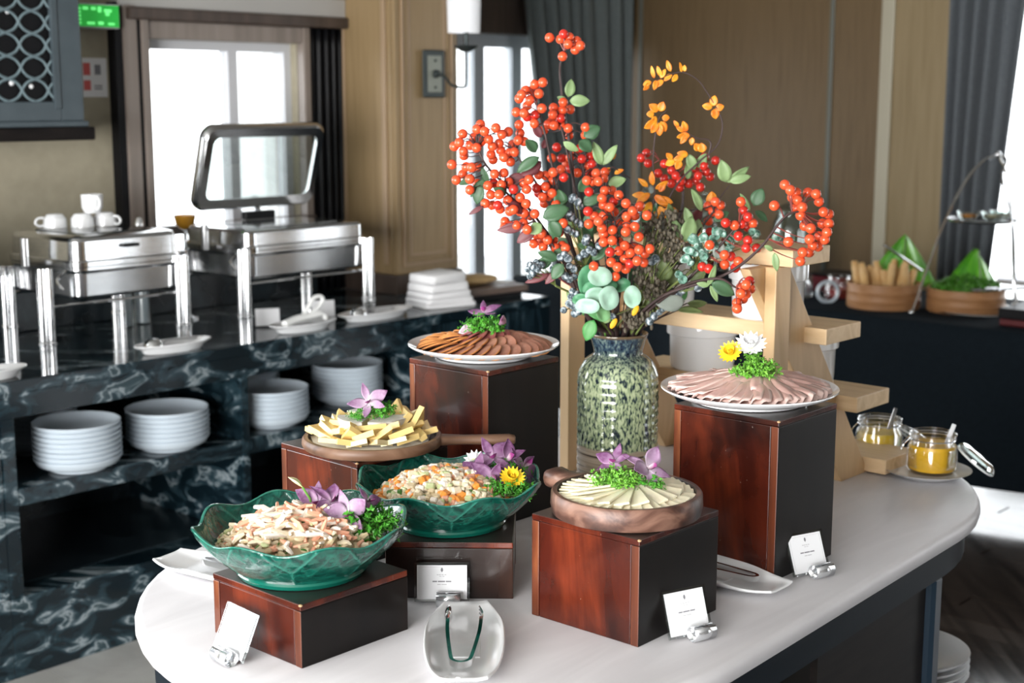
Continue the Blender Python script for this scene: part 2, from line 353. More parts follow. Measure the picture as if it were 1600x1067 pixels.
# casing of the window behind the chafing dishes
cs = struct(link('trim_1', None))
rb('jamb', 2.955, 2.985, BL, BL + .05, .905, 2.06, M['black'], cs)
rb('jamb', 2.985, 3.045, BL, BL + .06, .905, 2.06, M['framewood'], cs, .006)
rb('jamb', 3.045, 3.066, BL, BL + .045, .905, 2.06, M['black'], cs)
rb('jamb', 3.066, 3.10, BL, BL + .055, .905, 2.06, M['framewood'], cs, .006)
rb('jamb', 3.84, 3.875, BL, BL + .05, .905, 2.0, M['framewood'], cs, .006)
rb('lintel', 3.10, 3.84, BL, BL + .04, 1.935, 2.0, M['framewood'], cs, .004)
rb('lintel', 3.0, 4.06, BL, BL + .08, 2.0, 2.045, M['walnut'], cs, .006)
rb('lintel', 2.97, 4.06, BL, BL + .06, 2.045, 2.12, M['ceil'], cs, .004)
rb('sill', 3.0, 3.88, BL, BL + .06, 1.20, 1.235, M['walnut'], cs, .004)

def drape(name, label, a0, a1, b, z0, z1, mat, nf, amp, plane='b', lean=0, pinch=None, group=None):
    """a hanging curtain with round folds; lean slides the hem sideways, pinch narrows it downward"""
    nu, nz = nf * 10, 16; vs = []; fs = []
    for j in range(nz + 1):
        t = j / nz; z = z1 + (z0 - z1) * t
        for i in range(nu + 1):
            u = i / nu; s = a0 + (a1 - a0) * u
            if pinch: s = pinch[0] + (s - pinch[0]) * (1 - pinch[1] * t)
            s += lean * t
            d = amp * (.5 + .5 * math.cos(2 * math.pi * nf * u + .6 * math.sin(3 * u + 2 * t))) ** .8 * (1 + .25 * math.sin(7.3 * u * nf))
            vs.append(W(s, b + d, z) if plane == 'b' else W(b - d, s, z))
    for j in range(nz):
        for i in range(nu):
            q = j * (nu + 1) + i; fs.append((q, q + 1, q + nu + 2, q + nu + 1))
    o = MB().add(vs, fs).build(name, mat, angle=180)
    m = o.modifiers.new('cloth', 'SOLIDIFY'); m.thickness = .004
    return tag(o, label, 'curtain', group)
drape('curtain', 'dark grey curtain drawn aside at the tall window behind the flowers', 6.10, 7.12, -5.5, .12, 2.6, M['curtain'], 8, .07, lean=.0, pinch=(7.12, .42))
drape('curtain', 'slate grey curtain hanging beside the bright right-hand window', -3.36, -2.93, AF - .02, .75, 2.6, M['curtain_r'], 5, .07, plane='a', pinch=(-3.36, .35))
drape('curtain', 'narrow black curtain between the chafing-dish window and the wooden pillar', 3.885, 4.05, BL + .01, .91, 2.0, M['black'], 4, .035)
v = rb('curtain_pelmet', 4.62, 7.12, -5.56, -5.5, 2.07, 2.3, M['walnut']); tag(v, 'dark wooden pelmet above the tall window behind the flowers', 'pelmet')

# oak pillar standing on the counter
pl = struct(link('wall_pillar', None)); A0, A1, B0, B1 = 4.06, 4.43, -4.75, -4.30
rb('shaft', A0, A1, B0, B1, .985, ZC, M['pillar'], pl, .008)
rb('plinth', A0 - .012, A1 + .012, B0, B1 + .012, .905, .985, M['walnut'], pl, .004)
for (b0, b1) in ((-4.62, -4.598), (-4.372, -4.345)): rb('moulding', A0 - .010, A0 + .001, b0, b1, 1.03, 2.7, M['pillar_mould'], pl, .004)
for (b0, b1) in ((-4.665, -4.645), (-4.33, -4.312)): rb('moulding', A0 - .006, A0 + .001, b0, b1, .99, 2.7, M['pillar'], pl, .003)
mb = MB()
for k, ins in enumerate((0, .022, .040)):
    h = .010 - .003 * k; w = .012
    a0, a1, z0 = A0 + .035 + ins, A1 - .035 - ins, 1.02 + ins
    for q in ((a0, a0 + w, z0, 2.7), (a1 - w, a1, z0, 2.7), (a0 + w, a1 - w, z0, z0 + w)):
        m = MB(); rbox(m, q[0], q[1], B1 - .001, B1 + h, q[2], q[3]); bevel(m.build('moulding', M['pillar_mould'] if k != 1 else M['pillar'], pl, smooth=False), .003)

# wainscot beads and the paler pilaster on the far wall
for k, bb in enumerate((-5.41, -4.085)): struct(rb('trim_%d' % (k + 2), AF - .012, AF, bb - .013, bb + .013, .1, ZC, M['paneltrim'], None, .004))
struct(rb('trim_4', AF - .03, AF, -3.775, -3.70, .1, ZC, M['cream_trim'], None, .006))
struct(rb('trim_5', AF - .016, AF, -3.70, -3.36, .1, ZC, M['olivewood']))
struct(rb('baseboard_far', AF - .02, AF, -5.5, -3.78, 0, .1, M['walnut']))

# switches beside the pillar, sign, notice
for k, z in enumerate((1.665, 1.545, 1.44)):
    s = thing('wall_switch', ('uppermost', 'middle', 'lowest')[k] + ' of the three white switch plates beside the wooden pillar', 'switch', W(4.045, -4.64, z), TH, 'switches by the pillar')
    MB().cbox(-.014, .014, -.004, .004, -.035, .035, .002).build('plate', M['china'], s)
    MB().cbox(-.006, .006, -.009, -.004, -.012, .012, .001).build('rocker', M['china_cool'], s)
M['led'] = pm('green_sign_face', (.02, .45, .06), .5, emit=(.03, .9, .08), es=.12)
M['led_on'] = pm('green_sign_bright', (.2, .9, .3), .5, emit=(.18, 1, .25), es=.5)
s = thing('exit_sign', 'glowing green exit sign box high on the beige wall', 'sign', W(2.845, BL + .05, 1.962), TH)
MB().cbox(-.105, .105, -.045, .045, 0, .085, .004).build('housing', M['whiteframe'], s)
MB().box(-.1, .1, -.0475, -.045, .004, .08).build('face', M['led'], s, smooth=False)
for (x0, x1, z0, z1) in [(-.09, -.055, .012 + .0125 * i, .019 + .0125 * i) for i in range(5)] + [(-.045, -.025, .062, .072), (-.012, .006, .062, .072), (.015, .028, .055, .074), (.04, .07, .056, .066), (.045, .06, .044, .056), (-.03, .0, .012, .02), (.015, .035, .012, .022), (.055, .08, .012, .019)]:
    MB().box(x0, x1, -.049, -.0475, z0, z1).build('sign_mark', M['led_on'], s, smooth=False)
s = thing('notice', 'small white paper notice with red marks pinned below the green sign', 'notice', W(2.892, BL + .004, 1.79), TH)
MB().box(-.05, .05, -.003, 0, -.07, .07).build('sheet', M['paper'], s, smooth=False)
M['redink'] = pm('red_print', (.55, .08, .07), .6)
for (x, z, w, h, m) in ((-.033, .03, .014, .022, 'redink'), (.012, .028, .012, .018, 'ink'), (-.033, -.028, .014, .018, 'redink'), (.012, -.03, .016, .003, 'ink'), (.012, -.04, .016, .003, 'ink')):
    MB().box(x - w, x + w, -.0042, -.003, z - h, z + h).build('print', M[m], s, smooth=False)

# lattice-fronted wall cabinet
M['slate'] = nm('blue_grey_paint', [(.3, (.045, .062, .072)), (.7, (.07, .092, .105))], scale=8, rough=.4)
M['slate_l'] = pm('pale_blue_grey_lattice', (.16, .22, .24), .4)
cab = thing('wall_cabinet', 'blue-grey wall cabinet with quatrefoil lattice front', 'cabinet', W(2.3, -4.64, 1.575), TH)
MB().box(-.55, .385, -.235, 0, .06, 1.1).build('body', M['black'], cab, smooth=False)
bevel(MB().box(-.57, .415, -.27, 0, .0, .045).build('base_moulding', M['blackwood'], cab, smooth=False), .006)
bevel(MB().box(-.56, .40, -.255, 0, .045, .065).build('base_moulding', M['slate'], cab, smooth=False), .004)
bevel(MB().box(.30, .387, -.25, -.236, .065, 1.1).build('door_stile', M['slate'], cab, smooth=False), .004)
bevel(MB().box(-.55, .30, -.25, -.236, .065, .13).build('door_rail', M['slate'], cab, smooth=False), .004)
bevel(MB().box(.275, .30, -.256, -.236, .105, 1.1).build('door_bead', M['slate'], cab, smooth=False), .004)
lat = MB(); px_, pz_ = .096, .074
for fam in (1, -1):
    for k in range(-16, 17):
        pts = []
        for i in range(0, 241):
            t = -20 + i / 6
            x = .02 + k * px_ + t * px_ / 2; z = .5 + fam * t * pz_ / 2
            wv = .0066 * math.sin(math.pi * t)
            x += wv; z -= fam * wv * .8
            if -.5 < x < .278 and .128 < z < 1.05: pts.append((x, -.243, z))
            elif len(pts) > 3: break
            else: pts = []
        if len(pts) > 3: lat.tube(pts, .0050, 5)
lat.build('lattice', M['slate_l'], cab)
for (x, z, r) in ((.13, .42, .008), (.13, .19, .009), (.2, .18, .008), (-.02, .15, .009)):
    MB().sphere((x, -.238, z), r, 8, 6).build('added_glint', M['china'], cab)  # white balls stand in for glints of light behind the lattice

# wall sconce on the pillar
M['pewter'] = pm('aged_pewter', (.05, .062, .062), .4, metal=.5)
M['shade'] = pm('white_lamp_shade', (.82, .84, .88), .8, emit=(1, .98, .95), es=.12)
sc = thing('wall_sconce', 'pewter wall sconce with white drum shade on the wooden pillar', 'lamp', W(4.268, -4.30 + .01, 1.815), TH)
bevel(MB().box(-.062, .062, -.012, 0, -.098, .098).build('back_plate', M['pewter'], sc, smooth=False), .008, 2)
bevel(MB().box(-.04, .04, -.016, -.012, -.075, .075).build('plate_panel', pm('worn_pewter', (.26, .28, .24), .45), sc, smooth=False), .004, 2)
for z in (.055, -.055): MB().sphere((0, -.018, z), .006, 8, 6).build('screw', M['pewter'], sc)
MB().lathe([(.001, 0), (.018, .003), (.016, .012), (.006, .02), (.001, .02)], 16, M=Matrix.Translation((0, -.016, 0)) @ Matrix.Rotation(R(90), 4, 'X')).build('arm_rose', M['pewter'], sc)
MB().tube(smoothpath([(0, -.03, 0), (.012, -.06, -.012), (.01, -.10, -.045), (.01, -.15, -.055), (.01, -.18, -.05), (.01, -.185, 0), (.01, -.185, .09)], 6), .006, 8).build('arm', M['pewter'], sc)
MB().lathe([(.004, .085), (.02, .088), (.045, .105), (.05, .112), (.045, .113), (.004, .10)], 20, M=Matrix.Translation((.01, -.185, 0))).build('drip_pan', M['pewter'], sc)
MB().lathe([(.01, .11), (.01, .19), (.001, .19)], 12, M=Matrix.Translation((.01, -.185, 0))).build('candle_tube', M['pewter'], sc)
sh = MB().lathe([(.063, .185), (.066, .182), (.072, .42), (.069, .42), (.063, .188)], 32, M=Matrix.Translation((-.002, -.185, -.02))).build('lamp_shade', M['shade'], sc)

# what stands outside the windows: a deck rail and two masts
M['mast'] = pm('pale_painted_mast', (.42, .44, .48), .5)
for (a, b, h, r, lab) in ((3.55, -6.6, 2.6, .035, 'slim grey mast outside the window behind the chafing dishes'), (5.75, -7.4, 3.0, .03, 'slim grey mast outside the tall window behind the flowers')):
    t = thing('mast_outside', lab, 'mast', W(a, b, -.1)); MB().tube([(0, 0, 0), (0, 0, h)], r, 10).build('pole', M['mast'], t)
    MB().tube([(0, 0, h * .72), (.5, .15, h * .42)], r * .5, 8).build('stay', M['mast'], t); MB().lathe([(.03, 0), (.16, .0), (.16, .03), (.03, .05)], 16).build('foot', M['mast'], t)
dk = struct(rb('ground_outside', -3, 12, -14, -5.75, -.25, -.1, M['stone']))
struct(rb('ground_outside', 7.45, 16, -5.7, 8, -.25, -.1, M['stone']))
# ------------------------------------------------------------------ the black marble buffet counter
BF = -3.80
t = thing('counter_worktop', 'black marble worktop with deep front edge carrying the chafing dishes', 'worktop')
rb('slab', .6, 4.456, -4.64, BF, .865, .905, M['marble'], t, .003)
rb('front_edge', .6, 3.735, BF - .03, BF, .795, .865, M['marble'], t)
def bay(label, a0, a1, first, last):
    t = thing('shelf_unit', label, 'shelf unit', group='marble shelf bays under the worktop')
    if first: rb('upright_panel', a0, a0 + .045, -4.5, BF - .002, .25, .795, M['marble'], t, .003)
    rb('upright_panel', a1 - .031, a1, -4.5, BF - .002, .25, .795, M['marble'], t, .003)
    rb('shelf', a0 + (.046 if first else .001), a1 - .032, -4.5, BF - .004, .525, .58, M['marble'], t, .003)
    rb('back_panel', a0, a1, -4.55, -4.5, .25, .86, M['granite_dark'], t)
    rb('bottom', a0, a1, -4.55, BF - .12, .215, .25, M['granite_dark'], t)
    rb('plinth', a0, a1, BF - .11, BF - .001, 0, .249, M['marble'], t, .003)
bay('black marble shelf bay at the far left edge under the worktop', 1.10, 1.999, True, False)
bay('black marble shelf bay holding the two nearest plate stacks', 2.0, 2.895, True, False)
bay('black marble shelf bay holding the plate stacks behind the cheese board', 2.896, 3.735, False, True)
t = thing('counter_end', 'solid black marble counter end with upright white veins below the napkins', 'counter')
rb('front_panel', 3.737, 4.454, BF - .03, BF, 0, .864, M['marble_v'], t)
rb('side_panel', 4.424, 4.454, -4.6, BF - .031, 0, .864, M['marble_v'], t)
rb('core', 3.74, 4.42, -4.6, BF - .035, .02, .86, M['granite_dark'], t)
bs = thing('backsplash', 'low dark stone ledge at the back of the counter behind the chafing dishes', 'ledge')
rb('ledge', 1.2, 3.87, -4.64, -4.585, .906, 1.14, M['granite_dark'], bs, .003)

# plates stacked in the bays
def plate_mesh():
    mb = MB(); k = .133 / .133
    mb.lathe([(.001, .004), (.06, .004), (.078, .002), (.084, 0), (.088, .002), (.092, .010), (.112, .015), (.124, .022), (.1285, .031), (.1345, .039), (.1352, .0435), (.132, .0445), (.1255, .0355), (.119, .027), (.104, .020), (.085, .015), (.001, .012)], 40)
    return mb.mesh('plate', M['china_cool'])
PLATE = plate_mesh()
def stack(a, b, z, n, where, pitch=.0155):
    for k in range(n):
        o = link('plate', PLATE, None, W(a + random.uniform(-.0006, .0006), b + random.uniform(-.0006, .0006), z + .0005 + k * pitch), (0, 0, random.random() * 6))
        q = n - 1 - k; od = ('topmost', 'second from the top', 'third from the top', 'fourth from the top', 'fifth from the top', 'sixth from the top', 'seventh from the top', 'eighth from the top')
        tag(o, 'white plate, ' + ('lowest' if k == 0 else od[q]) + ' of ' + where, 'plate', 'plates in ' + where)
stack(2.295, -3.885, .58, 8, 'the leftmost front stack')
stack(2.637, -3.90, .58, 7, 'the front stack left of the marble upright')
stack(3.075, -3.915, .58, 7, 'the stack right of the marble upright')
stack(3.51, -4.00, .58, 8, 'the stack nearest the salami plate')
stack(2.33, -4.20, .58, 9, 'the half-hidden back stack at left')
stack(3.19, -4.22, .58, 9, 'the half-hidden back stack above the cheese board')

# chafing dishes
def rrect(x0, x1, y0, y1, r, n=6):
    out = []
    for cx, cy, s in ((x1 - r, y1 - r, 0), (x0 + r, y1 - r, 90), (x0 + r, y0 + r, 180), (x1 - r, y0 + r, 270)):
        for k in range(n + 1):
            a = R(s + 90 * k / n); out.append((cx + r * math.cos(a), cy + r * math.sin(a)))
    return out
def rshell(mb, x0, x1, y0, y1, r, levels, cap=True, mi=0):       # stacked rounded rectangles, levels = (inset, z)
    n = None; base = len(mb.v); vs = []; fs = []
    for ins, z in levels:
        p = rrect(x0 + ins, x1 - ins, y0 + ins, y1 - ins, max(r - ins, .002)); n = len(p); vs += [(x, y, z) for x, y in p]
    for j in range(len(levels) - 1):
        for k in range(n): fs.append((j * n + k, j * n + (k + 1) % n, (j + 1) * n + (k + 1) % n, (j + 1) * n + k))
    if cap: fs.append(tuple((len(levels) - 1) * n + k for k in range(n))); fs.append(tuple(range(n))[::-1])
    return mb.add(vs, fs, mi)
M['water'] = pm('dark_food', (.05, .035, .02), .3)
def chafer(label, a0, a1, bf, bb, opened=False):
    w, d = a1 - a0, bf - bb
    t = thing('chafing_dish', label, 'chafing dish', W(a0, bf, .905), TH, 'chafing dishes on the marble counter'); dz = -.016     # local x along the counter, y to the wall
    rshell(MB(), 0, w, 0, d, .045, [(.03, .205), (.012, .206), (.005, .215), (.003, .285), (-.006, .296), (-.006, .304), (.004, .306)]).build('water_pan', M['steel'], t, angle=30)
    for (x, y) in ((-.115 if not opened else -.03, -.012), (w - .02, -.012), (-.02, d - .02), (w - .01, d - .02)):
        lg = MB()
        for dx in (-.0095, .0135): lg.lathe([(.001, 0), (.0115, 0), (.0115, .30 if y < .1 else .27), (.001, .302 if y < .1 else .272)], 12, M=Matrix.Translation((x + dx, y - (.010 if dx > 0 else 0), .0)))
        L = lg.build('leg', M['chrome'], t)
        cr = MB()
        for dx in (-.0095, .0135): cr.lathe([(.0115, .062), (.0145, .065), (.0145, .072), (.0115, .075)], 12, M=Matrix.Translation((x + dx, y - (.010 if dx > 0 else 0), 0)))
        cr.build('collar', M['chrome'], L)
    MB().tube([(-.10 if not opened else -.02, 0, .178), (w - .02, 0, .178)], .0045, 8).build('crossbar', M['chrome'], t)
    MB().tube([(-.02, d - .02, .178), (w - .02, d - .02, .178)], .0045, 8).build('crossbar', M['chrome'], t)
    MB().tube(smoothpath([(-.0, .06, .29), (-.03, .05, .27), (-.035, .03, .25), (-.03, .02, .24)], 4), .005, 8).build('handle', M['chrome'], t)
    MB().tube([(-.05 if not opened else -.035, d * .5, .302), (-.05 if not opened else -.035, d * .5, .39)], .013, 12).build('hinge_post', M['steel_d'], t)
    if not opened:
        l = rshell(MB(), 0, w, 0, d, .045, [(-.008, .307), (-.008, .322), (.002, .326), (.004, .385), (.012, .396), (.03, .402)]).build('lid', M['steel'], t, angle=30)
        rshell(MB(), .06, w - .06, .05, d - .06, .03, [(0, .402), (0, .4045), (.01, .406)]).build('lid_window', pm('dark_lid_glass', (.02, .028, .028), .05), l)
        MB().cbox(w * .5 - .03, w * .5 + .03, -.014, .004, .36, .37, .003).build('lid_grip', M['black'], l)
    else:
        rshell(MB(), 0, w, 0, d, .045, [(-.006, .307), (-.006, .318), (.005, .322), (.006, .365), (.016, .374), (.055, .377)], ).build('upper_rim', M['steel'], t, angle=30)
        MB().cbox(.12, w - .1, .06, d - .06, .377, .379, .001).build('food_pan', M['steel'], t)
        MB().cbox(w * .45, w * .7, d - .05, d - .02, .379, .41, .004).build('hinge_block', M['black'], t)
        # open lid: a rounded steel frame round a glass pane, leaning forward over the pan
        Mx = Matrix.Translation((.035, d + .012, .43)) @ Matrix.Rotation(R(90 + 17), 4, 'X')
        lw, lh = w + .0, .325
        mb = MB(); outer = rrect(0, lw, 0, lh, .05, 8); inner = rrect(.042, lw - .042, .046, lh - .042, .03, 8); n = len(outer)
        rings = [[(x, y, 0) for x, y in rrect(.008, lw - .008, .008, lh - .008, .045, 8)], [(x, y, .012) for x, y in outer], [(x, y, .03) for x, y in outer], [(x, y, .045) for x, y in rrect(.012, lw - .012, .012, lh - .012, .04, 8)], [(x, y, .047) for x, y in inner], [(x, y, .040) for x, y in inner], [(x, y, .02) for x, y in rrect(.03, lw - .03, .03, lh - .03, .04, 8)]]
        vs = [p for r_ in rings for p in r_]; fs = []
        for j in range(len(rings)):
            j2 = (j + 1) % len(rings)
            for k in range(n): fs.append((j * n + k, j * n + (k + 1) % n, j2 * n + (k + 1) % n, j2 * n + k))
        l = mb.add(vs, fs, 0, Mx).build('lid', M['steel'], t, angle=40)
        g = MB(); g.add([(x, y, .043) for x, y in inner] + [(x, y, .0445) for x, y in inner], [tuple(range(n))[::-1], tuple(range(n, 2 * n))], 0, Mx).build('lid_pane', M['glass_g'], l, smooth=False)
        MB().tube(smoothpath([(w * .62, d + .0, .40), (w * .64, d + .03, .43), (w * .64, d + .03, .46)], 4), .014, 10).build('lid_hinge', M['steel_d'], l)
    for o in t.children:
        if o.name.split('.')[0] in ('water_pan', 'lid', 'upper_rim', 'food_pan', 'hinge_block', 'hinge_post', 'handle'): o.location.z = dz
    return t
chafer('stainless chafing dish cut off by the left edge of the picture', 1.62, 2.02, -3.95, -4.33)
chafer('closed stainless chafing dish with white cups on its lid', 2.355, 2.757, -3.95, -4.36)
chafer('stainless chafing dish with its glass lid standing open', 3.02, 3.583, -3.95, -4.33, True)
M['grey_h'] = pm('pale_grey_plastic', (.55, .55, .53), .4)
t = thing('lid_handle_post', 'pale grey lid handle at the far left above the marble counter', 'handle', W(2.09, -4.02, 1.205), TH)
MB().cbox(-.024, .024, -.024, .024, 0, .16, .012).build('grip', M['grey_h'], t); MB().tube([(0, 0, -.3), (0, 0, 0)], .012, 10).build('post', M['chrome'], t)

# cups on the closed lid
def cup_parts(t, h=.062, r=.034, flip=False):
    prof = [(.001, .003), (r * .6, .002), (r * .68, 0), (r * .75, .004), (r * .95, h * .3), (r, h), (r - .003, h), (r * .9, h * .3), (r * .6, .008), (.001, .007)]
    Mx = Matrix.Translation((0, 0, h)) @ Matrix.Rotation(math.pi, 4, 'X') if flip else Matrix()
    MB().lathe(prof, 28, M=Mx).build('body', M['china'], t)
    MB().tube(smoothpath([(r * .93, 0, h * .82), (r * 1.35, 0, h * .86), (r * 1.62, 0, h * .6), (r * 1.4, 0, h * .3), (r * .93, 0, h * .25)], 4), .0042, 8, M=Mx).build('handle', M['china'], t)
ZL = .905 + .4066 - .016
for (a, b, z, fl, rz, lab) in ((2.475, -4.255, ZL, True, 200, 'upturned white cup farthest left on the closed chafing lid'), (2.545, -4.205, ZL, True, 120, 'upturned white cup in the middle of the row on the chafing lid'),
                               (2.63, -4.205, ZL, True, -20, 'upturned white cup at the right end of the row on the chafing lid'), (2.585, -4.205, ZL + .0625, False, -48, 'white cup standing on the two upturned cups')):
    t = thing('coffee_cup', lab, 'cup', W(a, b, z), R(rz)); cup_parts(t, .044 if fl else .062, .036 if not fl else .038, fl)
for o in [o for o in bpy.data.objects if o.name.startswith('coffee_cup') and o.get('label', '').startswith('white cup standing')]: o.location.z = ZL + .0445

# oval spoon rests with ladles and tongs on the counter
def oval_plate(label, a, b, L, w):
    t = thing('oval_dish', label, 'dish', W(a, b, .906), TH, 'oval rests on the marble counter')
    S = Matrix.Diagonal((L, w, 1, 1))
    MB().lathe([(.001, .002), (.33, .002), (.36, 0), (.38, .003), (.40, .014), (.47, .024), (.50, .029), (.495, .031), (.45, .028), (.38, .018), (.001, .014)], 48, M=S).build('dish', M['china'], t)
    return t
def ladle(label, a, b, z, rz, s=1):
    t = thing('serving_ladle', label, 'ladle', W(a, b, z), rz, 'spoons on the oval rests')
    m = MB(); m.lathe([(.001, .034), (.014, .033), (.026, .024), (.033, .008), (.034, 0), (.0325, 0), (.025, .022), (.001, .031)], 24); m.build('bowl', M['chrome'], t)
    MB().tube(smoothpath([(.032, 0, .006), (.06, 0, .02), (.12, 0, .016), (.19, 0, .010)], 5), [.005] + [.0035] * 14 + [.005], 8).build('handle', M['steel_d'], t)
oval_plate('white oval spoon rest in front of the closed chafing dish', 2.65, -3.87, .29, .12)
ladle('steel ladle upturned on the rest in front of the closed chafing dish', 2.575, -3.872, .922, TH + R(8))
oval_plate('white oval rest holding white tongs below the open chafing dish', 3.20, -3.875, .29, .13)
oval_plate('white oval spoon rest right of the white tongs', 3.555, -3.885, .36, .13)
ladle('steel ladle upturned on the rest right of the white tongs', 3.47, -3.887, .924, TH + R(4))
oval_plate('white oval rest cut off at the left edge below the first chafing dish', 2.0, -3.87, .26, .12)
M['wplastic'] = pm('glossy_white_plastic', (.82, .83, .82), .25)
t = thing('plastic_tongs', 'white plastic tongs resting on the oval dish', 'tongs', W(3.20, -3.877, .927), TH)
MB().tube(smoothpath([(-.09, -.01, .012), (-.03, 0, .022), (.03, 0, .026), (.08, -.002, .03), (.1, -.004, .018), (.098, -.004, .006)], 5), [.014] * 8 + [.011] * 8 + [.008] * 10, 10).build('lower_arm', M['wplastic'], t)
MB().tube(smoothpath([(.01, .01, .03), (.03, .012, .05), (.06, .012, .085), (.09, .01, .09), (.1, .008, .075), (.075, .006, .05), (.04, .004, .034)], 5), .008, 10).build('loop_handle', M['wplastic'], t)

def counter_card(label, a, b, rz, tilt=-12):
    t = thing('dish_card', label, 'card', W(a, b, .906), TH + R(rz), 'dish cards on the counter')
    Mx = Matrix.Rotation(R(tilt), 4, 'X')
    MB().box(-.043, .043, -.001, .001, .004, .066, M=Mx).build('card', M['card'], t, smooth=False)
    MB().cbox(-.03, .03, -.012, .022, 0, .006, .002).build('foot', M['acrylic'], t)
counter_card('small white dish card standing left of the white tongs', 3.165, -4.03, -32)
counter_card('small white dish card standing behind the white tongs', 3.435, -4.04, -30)

# folded napkins, tray of bread, bottles
def cloth_fold(name, label, loc, rz, w, d, h, seed, grp):
    random.seed(seed); n = 14; vs = []; fs = []; lv = [0, .12, .35, .6, .85, 1.0]
    mb = MB(); ring = rrect(-w / 2, w / 2, -d / 2, d / 2, min(w, d) * .12, 5); k = len(ring)
    for j, f in enumerate(lv):
        s = 1 - .03 * f - (.05 if j == len(lv) - 1 else 0) - (.02 if j == 0 else 0)
        vs += [((x + random.uniform(-.002, .002)) * s, (y + random.uniform(-.002, .002)) * s, h * f * (1 + .08 * math.sin(5 * x / w))) for x, y in ring]
    for j in range(len(lv) - 1):
        for q in range(k): fs.append((j * k + q, j * k + (q + 1) % k, (j + 1) * k + (q + 1) % k, (j + 1) * k + q))
    fs += [tuple(range(k))[::-1], tuple((len(lv) - 1) * k + q for q in range(k))]
    return tag(mb.add(vs, fs).build(name, M['linen'], None, loc=loc, rot=(0, 0, rz), angle=50), label, 'napkin', grp)
for k in range(5):
    hh = (.018, .018, .022, .03, .034)[k]; z0 = .906 + (0, .0195, .039, .063, .096)[k]
    cloth_fold('folded_napkin', ('bottom napkin of', 'second napkin from the bottom of', 'middle napkin of', 'second napkin from the top of', 'top napkin of')[k] + ' the white folded pile on the counter end', W(3.965 + (k == 0) * .005, -3.955 - .003 * k, z0), TH + R(-14 + 3 * k), .235 - .012 * k, .185 - .008 * k, hh, k + 3, 'white napkins on the counter end')
M['bread'] = nm('bread_crust', [(.3, (.42, .26, .10)), (.6, (.58, .40, .19)), (.8, (.34, .19, .07))], scale=9, detail=6, rough=.6)
M['slate_tray'] = nm('brown_tray', [(.3, (.09, .06, .045)), (.7, (.15, .105, .085))], scale=5, stretch=(1, 6, 1), rough=.4)
t = thing('serving_tray', 'brown wooden tray at the right end of the marble counter', 'tray', W(4.24, -4.06, .906), TH + R(-6))
bevel(MB().box(-.21, .2, -.15, .15, .018, .045).build('top', M['slate_tray'], t, smooth=False), .004); MB().box(-.19, .18, -.13, .13, 0, .018).build('foot', M['black'], t, smooth=False)
t = thing('bread_loaf', 'flat golden loaf lying on the brown tray', 'bread', W(4.23, -4.06, .952), TH + R(-10))
MB().sphere((0, 0, .02), 1, 24, 12, 0, (.15, .075, .024)).build('loaf', M['bread'], t)
t = thing('napkin_sheet', 'white paper square lying on the right end of the tray', 'paper', W(4.4, -4.02, .9515), TH + R(12)); MB().cbox(-.05, .03, -.05, .05, 0, .004, .001).build('sheet', M['paper'], t)
for (a, b, lab, hh) in ((2.83, -4.42, 'small clear glass cruet nearest the window jamb', .17), (2.915, -4.44, 'taller clear glass cruet with steel cap beside the open chafing dish', .21)):
    t = thing('glass_cruet', lab, 'bottle', W(a, b, .906), 0, 'glass cruets behind the chafing dishes')
    s = 1.75
    MB().lathe([(.001, .001), (.026, 0), (.029, .004), (.029, hh * s * .55), (.02, hh * s * .72), (.012, hh * s * .8), (.012, hh * s * .92), (.001, hh * s * .92)], 20).build('bottle', M['glass_g'], t)
    MB().lathe([(.001, hh * s * .9), (.015, hh * s * .9), (.016, hh * s), (.008, hh * s * 1.05), (.001, hh * s * 1.05)], 16).build('cap', M['chrome'], t)
    MB().lathe([(.001, .004), (.024, .004), (.024, hh * s * .45), (.001, hh * s * .45)], 16).build('contents', M['china_cool'], t)
M['amber'] = pm('amber_glaze', (.62, .30, .03), .2, coat=.4)
t = thing('amber_bowl', 'small amber bowl on a tall steel foot beneath the open lid', 'bowl', W(3.10, -4.42, .906), 0)
MB().lathe([(.001, .335), (.02, .335), (.034, .35), (.042, .385), (.039, .385), (.03, .352), (.001, .342)], 24).build('bowl', M['amber'], t)
MB().lathe([(.001, 0), (.04, 0), (.04, .006), (.008, .02), (.008, .33), (.02, .336), (.001, .336)], 20).build('stem_foot', M['chrome'], t)
# ------------------------------------------------------------------ the white-topped serving table
TZ = .85; TA = R(51); TC = Vector((.1936, 2.8217, 0)); HS, RR_ = .46, .57
def stadium(hs, r, n=28):
    out = []
    for k in range(n + 1): a = R(-90 + 180 * k / n); out.append((hs + r * math.cos(a), r * math.sin(a)))
    for k in range(n + 1): a = R(90 + 180 * k / n); out.append((-hs + r * math.cos(a), r * math.sin(a)))
    return out
def stadium_slab(levels, hs=HS):           # levels: (radius, z)
    mb = MB(); vs = []; fs = []; n = None
    for r, z in levels: p = stadium(hs, r); n = len(p); vs += [(x, y, z) for x, y in p]
    for j in range(len(levels) - 1):
        for k in range(n): fs.append((j * n + k, j * n + (k + 1) % n, (j + 1) * n + (k + 1) % n, (j + 1) * n + k))
    fs += [tuple(range(n))[::-1], tuple((len(levels) - 1) * n + k for k in range(n))]
    return mb.add(vs, fs)
t = thing('serving_table', 'round-ended serving table with white marble top and navy apron', 'table', TC, TA)
stadium_slab([(RR_ - .012, TZ - .036), (RR_ - .004, TZ - .034), (RR_ - .0005, TZ - .024), (RR_ - .0005, TZ - .014), (RR_ - .004, TZ - .004), (RR_ - .014, TZ)]).build('table_top', M['top'], t, angle=50)
stadium_slab([(RR_ - .035, TZ - .115), (RR_ - .03, TZ - .112), (RR_ - .03, TZ - .037)]).build('apron', M['navy'], t)
